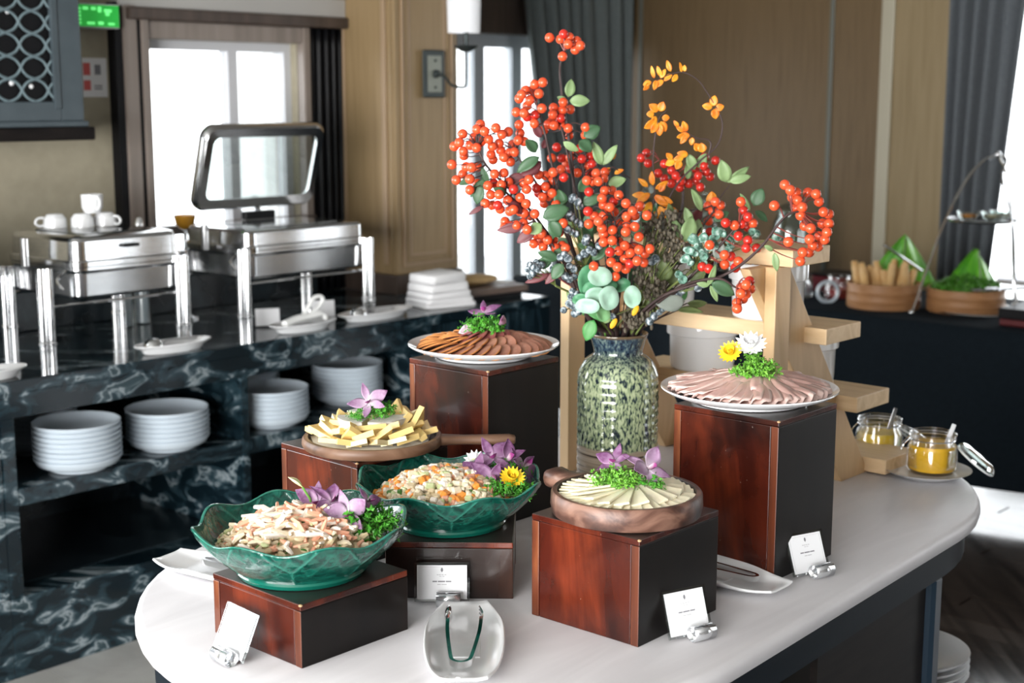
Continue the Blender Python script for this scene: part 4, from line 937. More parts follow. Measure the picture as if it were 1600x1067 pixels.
ph_ = Vector((.452, 2.655, TZ + .2994)); big_plate('white round plate of folded pink ham on the tallest front riser', ph_, .168, 'round serving plates')
M['ham'] = nm('pink_ham', [(.3, (.53, .32, .28)), (.55, (.62, .41, .365)), (.8, (.68, .50, .455))], scale=30, detail=4, rough=.42, sss=.1); M['hamfat'] = pm('ham_pale_edge', (.68, .50, .45), .45)
def ham_mesh(L, w, seed):
    rnd = random.Random(seed); nu, nv = 9, 9; vs = []; fs = []
    for i in range(nu):
        t = i / (nu - 1); ww = w * (.45 + .55 * math.sin(math.pi * (.12 + t * .72)))
        for j in range(nv):
            v = j / (nv - 1) * 2 - 1
            vs.append((-L / 2 + L * t + .004 * math.cos(3 * v), ww / 2 * v, .0065 * math.exp(-((v - .35) / .33) ** 2) * (.4 + .6 * t) + .003 * math.sin(4 * t + 2 * v + seed) - .006 * t * t))
    for i in range(nu - 1):
        for j in range(nv - 1): q = i * nv + j; fs.append((q, q + 1, q + nv + 1, q + nv))
    mb = MB().add(vs, fs); mb.m = [1 if f[2] % nv in (0, nv - 1) or f[2] // nv == nu - 1 else 0 for f in mb.f]; return mb.mesh('ham_slice', [M['ham'], M['hamfat']], angle=180)
H1 = [ham_mesh(.098, .052, k) for k in range(3)]; H2 = [ham_mesh(.075, .05, 5 + k) for k in range(2)]
for k in range(3): ring('ham_slice', H1[k], ph_, .101, 16, .037, 7, 14, 'folded pink ham slice in the outer fan of the ham plate', 'ham slice', 'outer fan of ham slices', a0=7.5 * k, a1=360 + 7.5 * k, seed=5 + k)
for k in range(2): ring('ham_slice', H2[k], ph_, .058, 11, .045, 8, 16, 'folded pink ham slice in the inner fan of the ham plate', 'ham slice', 'inner fan of ham slices', a0=16 * k, a1=360 + 16 * k, seed=9 + k)
for o in [o for o in bpy.data.objects if o.name.startswith('ham_slice')]: m = o.modifiers.new('thick', 'SOLIDIFY'); m.thickness = .0016
parsley('frilly pale green parsley in the middle of the ham plate', ph_ + Vector((.008, -.018, .05)), .046, 51, 'parsley_l', n=54)
bloom('white chrysanthemum on the parsley of the ham plate', ph_ + Vector((.002, .012, .102)), (-.1, -.6, .8), .034, M['whitepetal'], M['palegreen'], 16, 3)
bloom('yellow blossom left of the white flower on the ham plate', ph_ + Vector((-.035, .008, .090)), (-.4, -.7, .6), .026, M['yellow'], M['yellow'], 16, 3)

# ------------------------------------------------------------------ tray of white cheese
pw = Vector((.193, 2.318, TZ + .1794))
paddle('wooden_tray', 'thick round red-brown wooden tray with stub handle holding white cheese slices', pw, R(127), .1285, .040, .075, .054, [M['board_red'], M['board_in']], .011, .012)
M['wcheese'] = pm('ivory_cheese', (.82, .76, .56), .42, sss=.12)
SLC = MB().cbox(-.045, .045, -.017, .017, 0, .0042, .001).mesh('cheese_slice', M['wcheese'], smooth=False)
ring('white_cheese_slice', SLC, pw, .068, 40, .033, 3, 13, 'ivory cheese slice fanned out on the round wooden tray', 'cheese slice', 'fanned white cheese slices', jit=.004, seed=12)
ring('white_cheese_slice', SLC, pw, .050, 18, .0405, 5, 14, 'ivory cheese slice in the upper layer around the parsley', 'cheese slice', 'upper white cheese slices', jit=.004, seed=13)
parsley('curly pale parsley in the middle of the white cheese tray', pw + Vector((-.016, -.01, .045)), .043, 61, 'parsley_l', n=50)
parsley('parsley tuft at the right on the white cheese tray', pw + Vector((.03, -.008, .045)), .03, 62, 'parsley', n=24)
orchid('dark purple orchid petals at the left behind the parsley of the white cheese', pw + Vector((-.02, .02, .082)), (-.3, -.6, .7), .034, 0, 'orchid', 63)
orchid('mauve orchid lying right of the parsley on the white cheese', pw + Vector((.035, .0, .078)), (.3, -.8, .5), .042, 40, 'orchid_p', 64)

# ------------------------------------------------------------------ boat dishes with tongs, cards
def boat_mesh():
    nu, nv = 25, 17; vs = []; fs = []
    for i in range(nu):
        u = i / (nu - 1) * 2 - 1; hw = .063 * (1 - .42 * abs(u) ** 2.6)
        for j in range(nv):
            v = j / (nv - 1) * 2 - 1; e = max(0, abs(v) - .5) / .5; f = max(0, abs(u) - .62) / .38
            vs.append((.165 * u, hw * v, .006 + .018 * e ** 1.6 * (1 - .85 * abs(u) ** 2) + .011 * f ** 1.7))
    for i in range(nu - 1):
        for j in range(nv - 1): q = i * nv + j; fs.append((q, q + 1, q + nv + 1, q + nv))
    return MB().add(vs, fs).mesh('boat', M['china'], angle=180)
BOAT = boat_mesh()
def boat(label, x, y, rz):
    t = thing('boat_dish', label, 'dish', (x, y, TZ + .0008), R(rz), 'white boat dishes for tongs')
    o = link('boat', BOAT, t); m = o.modifiers.new('thick', 'SOLIDIFY'); m.thickness = .0045; m.offset = 1; m2 = o.modifiers.new('soft', 'BEVEL'); m2.width = .0012; m2.limit_method = 'ANGLE'
    MB().cbox(-.06, .06, -.026, .026, 0, .0075, .002).build('foot', M['china'], t); return t
def tongs(label, x, y, rz, sp=.038, L=.2, z=.0165):
    t = thing('steel_tongs', label, 'tongs', (x, y, TZ + z), R(rz), 'steel serving tongs')       # bend at -x end
    pts = [(L * .5, sp * .5, .004), (L * .25, sp * .48, .003), (0, sp * .42, .003), (-L * .35, sp * .3, .003), (-L * .45, sp * .22, .003), (-L * .49, 0, .003), (-L * .45, -sp * .22, .003), (-L * .35, -sp * .3, .003), (0, -sp * .42, .003), (L * .25, -sp * .48, .003), (L * .5, -sp * .5, .004)]
    P = smoothpath(pts, 5); vs = []; fs = []; n = len(P)
    for i, p in enumerate(P):
        d = (P[min(i + 1, n - 1)] - P[max(i - 1, 0)]).normalized(); nx = Vector((-d.y, d.x, 0)) * .0030; hh = Vector((0, 0, .008))
        vs += [p - nx - hh * .3, p + nx - hh * .3, p + nx + hh, p - nx + hh]
    for i in range(n - 1):
        for k in range(4): fs.append((i * 4 + k, i * 4 + (k + 1) % 4, (i + 1) * 4 + (k + 1) % 4, (i + 1) * 4 + k))
    MB().add(vs, fs).build('arm_band', M['chrome'], t, angle=60)
    MB().sphere((0, 0, 0), 1, 16, 8, 0, (.028, .0065, .013)).build('spoon_end', M['chrome'], t, loc=(L * .5 + .02, sp * .5, .008))
    for dz in (-.006, 0, .006): MB().tube([(L * .5 - .002, -sp * .5, .006), (L * .5 + .012, -sp * .5 - .002, .008 + dz), (L * .5 + .04, -sp * .5 + .004, .008 + dz)], .0017, 6).build('fork_tine', M['chrome'], t)
    return t
boat('white boat-shaped dish holding tongs at the front of the table', -.076, 2.165, 91)
tongs('steel tongs lying open in the front boat dish', -.078, 2.135, 90, .055, .19)
boat('white boat dish half hidden behind the white cheese riser', .352, 2.509, -41)
tongs('steel tongs in the dish behind the white cheese riser', .375, 2.488, 139, .036, .17)
boat('white boat dish at the left end behind the nearest bowl', -.512, 2.50, 149)
tongs('steel tongs in the dish at the left end of the table', -.51, 2.50, -31, .03, .15)

def name_card(label, x, y, rz, tilt, w=.086, h=.078, roll=0, print_on=True):
    t = thing('card_holder', label, 'sign', (x, y, TZ), R(rz), 'acrylic dish cards on the serving table')
    Mx = Matrix.Translation((0, 0, .004)) @ Matrix.Rotation(R(-tilt), 4, 'X') @ Matrix.Rotation(R(roll), 4, 'Y')
    MB().box(-w / 2, w / 2, .0012, .0022, 0, h, M=Mx).build('back_sheet', M['acrylic'], t, smooth=False)
    fr = MB(); e = .0022
    for q in ((-w / 2, -w / 2 + e, 0, h), (w / 2 - e, w / 2, 0, h), (-w / 2 + e, w / 2 - e, h - e, h)): fr.box(q[0], q[1], -.0022, .0012, q[2], q[3], M=Mx)
    fr.build('clear_edge', M['acrylic'], t, smooth=False)
    c = MB().box(-w / 2 + .0045, w / 2 - .0045, -.0006, .0006, .004, h - .0045, M=Mx).build('card', M['card'], t, smooth=False)
    if print_on:
        def mark(x0, x1, z0, z1, m='ink'): MB().box(x0, x1, -.0009, -.0006, z0, z1, M=Mx).build('print', M[m], c, smooth=False)
        b = .0065; iw, ih = w / 2 - .0045 - b * .5, h - .0045 - b * .5
        for q in ((-iw, iw, ih - .0003, ih), (-iw, -iw + .0003, .01, ih), (iw - .0003, iw, .01, ih)): mark(*q, m='thin_ink')
        cz = h * .80
        MB().prism([(-.0022, cz), (0, cz - .0035), (.0022, cz), (.0016, cz + .0035), (0, cz + .005), (-.0016, cz + .0035)], .0006, .0009, M=Mx @ Matrix(((1, 0, 0, 0), (0, 0, -1, 0), (0, 1, 0, 0), (0, 0, 0, 1)))).build('emblem', M['ink'], c, smooth=False)
        for k, x0 in enumerate((-.009, -.005, -.0005, .0045)): mark(x0, x0 + .0033, h * .68, h * .68 + .0012, 'thin_ink')
        for k, x0 in enumerate((-.0045, .0008)): mark(x0, x0 + .0036, h * .64, h * .64 + .001, 'thin_ink')
        xx = -.0165
        for k, ww in enumerate((.008, .0125, .0095)): mark(xx, xx + ww, h * .5, h * .5 + .0021); xx += ww + .0014
        xx = -.008
        for k, ww in enumerate((.006, .009)): mark(xx, xx + ww, h * .43, h * .43 + .0013, 'thin_ink'); xx += ww + .0012
    # rolled clear-and-silver clip in front of the card
    vs = []; fs = []; n = 18; cw = .021
    for k in range(n + 1):
        a = R(-150 + 330 * k / n); rr = .0125 - .0018 * k / n
        for xx in (-cw, cw): vs.append((xx + .012, -.013 + rr * math.sin(a) * 1.0, .0125 - rr * math.cos(a)))
    for k in range(n): fs.append((2 * k, 2 * k + 1, 2 * k + 3, 2 * k + 2))
    o = MB().add(vs, fs).build('clip', M['clip'], t, angle=180); m = o.modifiers.new('thick', 'SOLIDIFY'); m.thickness = .0016
    return t
M['thin_ink'] = pm('faint_print', (.52, .52, .54), .6); M['clip'] = pm('silvery_clip', (.72, .74, .76), .18, metal=.85)
name_card('blank-faced white dish card leaning before the nearest riser', -.447, 2.118, -47, 24, roll=0, print_on=False)
name_card('printed white dish card behind the front tongs dish', -.122, 2.366, 0, 8, .096, .068)
name_card('printed white dish card beside the white cheese riser', .292, 2.205, 29, 20)
name_card('printed white dish card at the foot of the ham riser', .553, 2.512, 29, 22)
BERRY_BRANCHES = {
 'c1':([(0.226,3.07,1),(0.181,3.06,1.242),(0.145,3.06,1.409),(0.127,3.06,1.588),(0.106,3.05,1.722),(0.101,3.05,1.782),(0.11,3.05,1.815)],[(0.079,3.051,1.843),(0.102,3.059,1.84),(0.108,3.041,1.85),(0.121,3.057,1.844),(0.137,3.069,1.837),(0.143,3.031,1.826),(0.133,3.051,1.818),(0.118,3.036,1.829),(0.106,3.034,1.804)]),
 'c2':([(0.225,3.07,1),(0.173,3.04,1.245),(0.13,3.02,1.4),(0.091,3,1.55),(0.069,3,1.643),(0.051,3,1.709)],[(0.064,2.996,1.75),(0.047,3.004,1.746),(0.042,3.047,1.734),(0.029,3.017,1.734),(0.02,2.968,1.725),(0.015,3.004,1.717),(0.056,2.988,1.727),(0.037,2.99,1.714),(0.032,3.026,1.702),(0.009,2.996,1.689),(0.025,2.961,1.687),(0.032,3.006,1.679),(0.048,2.994,1.683),(0.062,2.977,1.697),(0.046,2.982,1.666)]),
 'c3':([(0.227,3.07,1),(0.188,3.06,1.242),(0.159,3.06,1.409),(0.127,3.05,1.561),(0.102,3.05,1.669)],[(0.108,3.037,1.709),(0.088,3.05,1.698),(0.107,3.051,1.693),(0.125,3.087,1.694),(0.086,3.034,1.684),(0.103,3.045,1.676),(0.085,3.072,1.67),(0.089,3.036,1.661),(0.077,3.053,1.663),(0.069,3.078,1.651),(0.105,3.058,1.661),(0.119,3.045,1.655),(0.122,3.074,1.64),(0.155,3.032,1.657),(0.156,3.053,1.64)]),
 'c4':([(0.225,3.07,1),(0.172,3.02,1.248),(0.122,3,1.361),(0.04,2.97,1.485),(-0.046,2.96,1.572),(-0.073,2.96,1.618)],[(-0.065,2.973,1.664),(-0.072,2.948,1.655),(-0.102,2.967,1.645),(-0.056,2.938,1.651),(-0.079,2.986,1.637),(-0.108,2.949,1.628),(-0.12,2.983,1.619),(-0.087,2.968,1.622),(-0.073,2.955,1.617),(-0.064,2.973,1.629),(-0.048,2.963,1.634),(-0.033,2.932,1.658),(-0.021,2.961,1.644),(-0.008,2.978,1.649),(-0.101,2.981,1.609),(-0.101,3.002,1.599),(-0.123,2.93,1.584),(-0.095,2.955,1.578),(-0.082,2.91,1.579),(-0.072,2.976,1.577),(-0.103,2.995,1.561),(-0.115,2.953,1.551),(-0.086,2.919,1.555),(-0.072,2.986,1.542),(-0.087,2.933,1.532)]),
 'c5':([(0.226,3.07,1),(0.177,3.03,1.246),(0.123,3.02,1.413),(0.054,3,1.537),(0.007,3,1.603)],[(-0.041,2.975,1.619),(-0.044,2.996,1.602),(-0.04,3.013,1.59),(-0.027,2.99,1.625),(-0.024,3.004,1.61),(-0.017,2.962,1.597),(0.001,3.035,1.621),(-0.005,2.999,1.605),(0.005,2.979,1.607),(-0.003,3.009,1.586),(0.017,3.021,1.645),(0.013,2.998,1.631),(0.026,3.012,1.628),(0.015,3.004,1.663)]),
 'c6':([(0.229,3.07,1),(0.203,3.08,1.238),(0.181,3.08,1.379),(0.159,3.08,1.532),(0.149,3.08,1.587)],[(0.096,3.075,1.614),(0.085,3.07,1.591),(0.107,3.102,1.59),(0.125,3.086,1.592),(0.12,3.152,1.575),(0.126,3.098,1.567),(0.141,3.083,1.559),(0.146,3.06,1.613),(0.139,3.103,1.597),(0.15,3.078,1.589),(0.177,3.081,1.61),(0.169,3.101,1.593),(0.165,3.1,1.573),(0.172,3.08,1.578),(0.168,3.122,1.558),(0.184,3.091,1.557),(0.199,3.059,1.562),(0.162,3.095,1.542),(0.175,3.081,1.54),(0.199,3.123,1.545),(0.216,3.084,1.526)]),
 'c7':([(0.225,3.07,1),(0.167,3,1.251),(0.108,2.97,1.364),(0.046,2.94,1.468),(-0.013,2.94,1.527)],[(-0.036,2.945,1.564),(-0.017,2.963,1.565),(-0.049,2.929,1.541),(-0.038,2.96,1.544),(-0.022,2.939,1.542),(-0.007,2.964,1.546),(0.003,2.923,1.534),(-0.044,2.948,1.521),(-0.026,2.908,1.524),(-0.009,2.931,1.511),(-0.055,2.94,1.504),(-0.042,2.981,1.497),(-0.029,2.912,1.502),(-0.025,2.966,1.49),(-0.005,2.949,1.487),(0.003,2.913,1.493),(0.015,2.95,1.496),(0.029,2.917,1.505),(0.017,2.989,1.483),(0.025,2.938,1.484),(0.038,2.99,1.474),(0.047,2.931,1.483),(0.017,2.937,1.516),(0.03,2.935,1.533),(0.024,2.948,1.545),(0.035,2.934,1.553),(-0.015,2.969,1.464),(-0.016,2.934,1.455),(-0.003,2.951,1.456),(0.009,2.922,1.46),(0.024,2.939,1.463),(0.031,2.894,1.454)]),
 'c8':([(0.226,3.07,1),(0.179,3.03,1.246),(0.136,3.02,1.386),(0.087,3,1.523)],[(0.056,3,1.559),(0.07,3.015,1.557),(0.085,2.967,1.566),(0.103,3.018,1.569),(0.108,2.982,1.555),(0.086,3.01,1.546),(0.07,2.991,1.535),(0.051,2.992,1.532),(0.056,3.028,1.519),(0.064,2.978,1.514),(0.077,3.004,1.514),(0.084,2.98,1.522),(0.068,3.019,1.498),(0.092,2.979,1.499)]),
 'c9':([(0.224,3.07,1),(0.164,3,1.251),(0.121,2.96,1.352),(0.083,2.95,1.42)],[(0.051,2.962,1.437),(0.061,2.924,1.443),(0.061,2.988,1.423),(0.045,2.953,1.419),(0.065,2.954,1.412),(0.074,2.943,1.428),(0.087,2.976,1.424),(0.091,2.959,1.41),(0.105,2.972,1.413),(0.111,2.933,1.412),(0.105,2.914,1.465),(0.082,2.966,1.393),(0.098,2.951,1.443)]),
 'c10':([(0.232,3.07,1),(0.219,3,1.251),(0.227,2.94,1.341),(0.216,2.9,1.426),(0.209,2.9,1.471)],[(0.154,2.883,1.492),(0.157,2.9,1.465),(0.17,2.928,1.478),(0.174,2.858,1.474),(0.187,2.907,1.481),(0.2,2.91,1.498),(0.217,2.925,1.465),(0.205,2.895,1.453),(0.187,2.9,1.444),(0.203,2.872,1.434),(0.182,2.878,1.458),(0.233,2.889,1.481),(0.235,2.915,1.462),(0.229,2.858,1.453),(0.253,2.933,1.479),(0.248,2.869,1.462),(0.261,2.917,1.499),(0.244,2.877,1.493),(0.272,2.865,1.485),(0.221,2.932,1.425),(0.197,2.847,1.413),(0.219,2.899,1.41),(0.229,2.876,1.423),(0.252,2.928,1.416),(0.259,2.896,1.439),(0.257,2.863,1.416),(0.241,2.88,1.408),(0.272,2.894,1.405),(0.279,2.871,1.417),(0.231,2.9,1.393),(0.203,2.896,1.387),(0.215,2.878,1.379),(0.234,2.906,1.372),(0.24,2.879,1.386),(0.252,2.847,1.395),(0.272,2.917,1.384),(0.168,2.902,1.378),(0.214,2.916,1.355),(0.186,2.882,1.43)]),
 'c10b':([(0.23,3.07,1),(0.206,3.02,1.248),(0.202,2.98,1.39),(0.193,2.96,1.526)],[(0.16,2.965,1.526),(0.192,2.954,1.529),(0.209,2.987,1.527),(0.22,2.938,1.521),(0.184,2.915,1.516),(0.19,2.961,1.499),(0.21,2.947,1.507),(0.199,2.93,1.495),(0.212,2.954,1.485),(0.232,2.898,1.507),(0.159,2.972,1.485),(0.175,2.969,1.564),(0.154,2.935,1.551),(0.169,2.999,1.545),(0.177,2.928,1.55),(0.191,2.976,1.553),(0.265,2.945,1.498),(0.252,2.963,1.485)]),
 'c11':([(0.238,3.07,1),(0.268,3.1,1.235),(0.326,3.14,1.373),(0.375,3.15,1.471),(0.367,3.15,1.556),(0.324,3.15,1.584)],[(0.282,3.127,1.589),(0.297,3.165,1.598),(0.303,3.183,1.575),(0.334,3.139,1.576),(0.319,3.124,1.556),(0.336,3.152,1.543),(0.351,3.147,1.561),(0.358,3.125,1.551),(0.35,3.137,1.533),(0.369,3.142,1.524),(0.39,3.15,1.532),(0.407,3.163,1.537),(0.413,3.13,1.525),(0.368,3.114,1.539),(0.387,3.178,1.544),(0.408,3.132,1.55),(0.42,3.132,1.572),(0.429,3.189,1.589),(0.449,3.162,1.582),(0.409,3.185,1.561),(0.428,3.154,1.558),(0.442,3.188,1.545)]),
 'c12':([(0.238,3.07,1),(0.265,3.06,1.242),(0.333,3.06,1.34),(0.392,3.05,1.424),(0.432,3.05,1.479)],[(0.423,3.077,1.488),(0.432,3.028,1.501),(0.448,3.059,1.491),(0.432,3.062,1.477),(0.442,3.035,1.473),(0.428,3.096,1.454),(0.403,3.068,1.446),(0.429,3.08,1.431),(0.407,3.039,1.424)]),
 'c13':([(0.237,3.07,1),(0.253,3,1.251),(0.334,2.94,1.314),(0.406,2.9,1.399),(0.46,2.88,1.467)],[(0.459,2.857,1.513),(0.47,2.895,1.493),(0.477,2.876,1.481),(0.431,2.868,1.47),(0.451,2.878,1.464),(0.467,2.89,1.466),(0.487,2.938,1.455),(0.492,2.904,1.466),(0.4,2.87,1.425),(0.439,2.921,1.423),(0.458,2.87,1.443),(0.474,2.849,1.436),(0.469,2.838,1.422),(0.501,2.903,1.415),(0.429,2.858,1.406),(0.445,2.876,1.401),(0.457,2.855,1.393),(0.453,2.868,1.379),(0.433,2.88,1.384),(0.389,2.893,1.378),(0.398,2.861,1.378)]),
 'c14':([(0.237,3.07,1),(0.253,3,1.244),(0.318,2.92,1.317),(0.425,2.84,1.367),(0.487,2.8,1.423),(0.535,2.8,1.486),(0.566,2.8,1.499)],[(0.537,2.811,1.55),(0.544,2.788,1.541),(0.562,2.82,1.534),(0.559,2.845,1.523),(0.562,2.807,1.52),(0.591,2.85,1.532),(0.598,2.806,1.532),(0.608,2.823,1.516),(0.51,2.77,1.512),(0.564,2.826,1.503),(0.564,2.768,1.509),(0.569,2.805,1.49),(0.616,2.815,1.496),(0.631,2.834,1.49),(0.618,2.831,1.472),(0.624,2.799,1.474),(0.585,2.841,1.466),(0.584,2.778,1.467),(0.615,2.772,1.46),(0.612,2.827,1.447),(0.615,2.79,1.444),(0.582,2.774,1.446),(0.539,2.766,1.442),(0.593,2.796,1.431),(0.609,2.82,1.427),(0.57,2.777,1.42),(0.596,2.841,1.413),(0.568,2.787,1.402)]),
 'c15':([(0.238,3.07,1),(0.26,3,1.244),(0.342,2.9,1.333),(0.409,2.82,1.363),(0.445,2.8,1.347)],[(0.469,2.787,1.362),(0.477,2.821,1.342),(0.459,2.764,1.358),(0.459,2.832,1.343),(0.451,2.774,1.339),(0.465,2.798,1.335),(0.464,2.828,1.321),(0.45,2.815,1.315),(0.444,2.775,1.309)]),
}
LEAVES = [
((0.118,3.03,1.72),0.038,0.022,80,'pale'),((0.121,3.03,1.712),0.043,0.024,0,'pale'),((0.116,3.04,1.709),0.024,0.013,150,'pale'),((0.151,3.03,1.638),0.041,0.030,30,'dark'),((0.141,3.02,1.629),0.035,0.030,-40,'dark'),((0.108,3.02,1.627),0.038,0.016,-30,'pale'),((0.19,3.04,1.578),0.052,0.022,110,'pale'),((0.193,3.04,1.578),0.052,0.019,55,'pale'),((0.202,3,1.537),0.040,0.024,20,'pale'),((0.05,2.97,1.607),0.034,0.027,130,'dark'),((0.056,2.96,1.598),0.056,0.024,215,'dark'),((0.06,2.98,1.588),0.051,0.029,215,'wine'),((0.064,3,1.614),0.021,0.013,70,'wine'),((0.027,2.98,1.558),0.045,0.024,200,'wine'),((0.061,3.02,1.636),0.035,0.019,120,'wine'),((-0.05,2.95,1.546),0.034,0.016,110,'dark'),((-0.055,2.95,1.553),0.048,0.018,230,'dark'),((-0.063,2.94,1.54),0.040,0.024,255,'dark'),((-0.079,2.94,1.553),0.032,0.016,200,'dark'),((-0.013,2.92,1.522),0.029,0.018,150,'dark'),((-0.059,2.93,1.499),0.034,0.009,210,'wine'),((0.026,2.92,1.46),0.058,0.021,190,'wine'),((0.047,2.91,1.451),0.045,0.024,215,'wine'),((0.02,2.92,1.483),0.045,0.026,140,'wine'),((0.063,2.92,1.476),0.058,0.034,20,'dark'),((0.079,2.91,1.47),0.039,0.029,-60,'dark'),((0.095,2.92,1.476),0.045,0.018,255,'dark'),((0.06,2.91,1.464),0.031,0.024,220,'pale'),((0.104,2.98,1.491),0.040,0.029,100,'dark'),((0.141,2.99,1.524),0.040,0.027,60,'dark'),((0.145,2.98,1.501),0.046,0.024,20,'dark'),((0.154,2.97,1.479),0.040,0.021,-70,'dark'),((0.118,2.98,1.511),0.035,0.024,200,'dark'),((0.082,2.92,1.39),0.040,0.024,200,'dark'),((0.095,2.92,1.39),0.045,0.021,160,'dark'),((0.105,2.9,1.383),0.039,0.026,235,'dark'),((0.087,2.93,1.407),0.029,0.021,-30,'dark'),((0.173,2.95,1.41),0.037,0.027,170,'dark'),((0.199,2.93,1.399),0.037,0.021,30,'dark'),((0.248,2.93,1.433),0.034,0.021,60,'dark'),((0.266,2.95,1.467),0.027,0.024,20,'dark'),((0.22,2.95,1.387),0.040,0.027,-10,'dark'),((0.167,2.95,1.387),0.043,0.027,40,'dark'),((0.335,3,1.449),0.051,0.026,95,'olive'),((0.352,2.98,1.428),0.046,0.019,110,'pale'),((0.362,2.97,1.421),0.056,0.035,75,'pale'),((0.378,3,1.453),0.041,0.019,110,'pale'),((0.406,3.05,1.479),0.052,0.019,115,'pale'),((0.462,3.08,1.539),0.050,0.030,105,'pale'),((0.464,3.08,1.539),0.058,0.019,35,'pale'),((0.469,3.08,1.54),0.047,0.019,15,'pale'),((0.431,3.04,1.459),0.038,0.019,30,'dark'),((0.501,2.95,1.498),0.040,0.029,65,'dark'),((0.493,2.95,1.487),0.042,0.011,120,'pale'),((0.502,2.94,1.488),0.034,0.016,-40,'dark'),((0.398,3.12,1.564),0.039,0.022,115,'pale'),((0.406,3.13,1.568),0.036,0.020,60,'pale'),((0.384,3.12,1.543),0.034,0.017,95,'pale'),((0.4,2.83,1.353),0.054,0.028,-28,'dark'),((0.394,2.84,1.346),0.046,0.013,70,'pale'),((0.399,2.84,1.346),0.036,0.012,-65,'pale'),((0.398,2.85,1.345),0.026,0.010,170,'pale'),((0.515,2.78,1.419),0.038,0.014,-80,'pale'),((0.512,2.78,1.423),0.020,0.010,150,'pale'),((0.077,2.92,1.36),0.053,0.015,200,'wine'),((0.095,2.92,1.365),0.037,0.016,225,'wine'),((0.216,2.97,1.256),0.060,0.019,165,'mid'),((0.172,2.95,1.259),0.048,0.030,250,'mid'),((0.196,2.96,1.25),0.027,0.022,80,'pale'),((0.326,3,1.334),0.049,0.035,100,'olive'),((0.274,3.02,1.31),0.060,0.036,70,'olive'),((0.348,3.02,1.379),0.038,0.027,60,'olive'),((0.286,3,1.279),0.041,0.014,40,'olive'),((0.359,3.05,1.355),0.041,0.036,250,'olive'),((0.362,2.95,1.299),0.062,0.035,185,'grey'),((0.42,2.9,1.393),0.039,0.026,80,'grey'),]
ROUND_LEAVES = [((0.18,2.9,1.357),0.026,0.020,0),((0.157,2.93,1.343),0.023,0.035,1),((0.196,2.86,1.318),0.022,0.025,0),((0.246,2.88,1.317),0.018,0.024,0),((0.173,2.89,1.319),0.024,0.018,0),((0.155,2.88,1.299),0.026,0.016,0),((0.142,2.9,1.309),0.018,0.012,1),((0.192,2.92,1.336),0.026,0.013,1),((0.223,2.93,1.335),0.024,0.016,1),((0.187,2.9,1.28),0.016,0.017,2),((0.166,2.92,1.328),0.020,0.016,1),]
FROSTED = [(0.127,2.97,1.512),(0.137,2.97,1.505),(0.141,2.98,1.495),(0.118,2.94,1.482),(0.123,2.95,1.474),(0.133,2.96,1.466),(0.115,2.93,1.452),(0.123,2.94,1.445),(0.132,2.95,1.44),(0.154,2.92,1.434),(0.152,2.93,1.426),(0.142,2.97,1.459),(0.1,2.92,1.394),(0.108,2.92,1.4),(0.116,2.92,1.392),(0.161,2.93,1.409),(0.169,2.93,1.404),(0.151,2.94,1.4),(0.18,2.93,1.417),(0.119,2.92,1.376),(0.128,2.92,1.37),(0.111,2.92,1.355),(0.119,2.92,1.349),(0.13,2.93,1.353),(0.037,2.9,1.382),(0.045,2.9,1.377),(0.032,2.9,1.372),(0.042,2.9,1.364),(0.053,2.9,1.373),(0.037,2.9,1.357),(0.05,2.91,1.385),(0.061,2.91,1.38),(0.084,2.91,1.372),(0.125,2.92,1.324),(0.133,2.92,1.317),(0.122,2.92,1.312),(0.119,2.92,1.298),(0.129,2.92,1.293),(0.13,2.92,1.277),(0.107,2.91,1.286),(0.139,2.92,1.282),(0.212,2.95,1.267),(0.309,2.95,1.275),(0.298,2.95,1.267),(0.317,2.95,1.283),(0.289,2.95,1.256),(0.338,2.95,1.305),(0.348,2.95,1.313),(0.356,2.95,1.32),(0.292,2.96,1.382),(0.3,2.96,1.387),(0.14,2.94,1.392),(0.386,2.93,1.329),(0.395,2.92,1.337)]
TEAL_CUPS = [(0.421,2.9,1.449),(0.431,2.9,1.444),(0.416,2.9,1.44),(0.39,2.9,1.436),(0.398,2.9,1.428),(0.38,2.9,1.42),(0.388,2.9,1.41),(0.375,2.9,1.404),(0.394,2.9,1.402),(0.408,2.9,1.433),(0.416,2.9,1.42),(0.403,2.9,1.415),(0.454,2.9,1.444),(0.46,2.9,1.436),(0.491,2.9,1.449),(0.499,2.9,1.444),(0.44,2.9,1.412),(0.448,2.9,1.42),(0.432,2.9,1.407),(0.372,2.9,1.433),(0.364,2.9,1.41),(0.357,2.9,1.394),(0.367,2.9,1.386),(0.391,2.9,1.383),(0.399,2.9,1.376),(0.342,2.9,1.362),(0.35,2.9,1.352),(0.445,2.9,1.431),(0.54,2.9,1.439)]
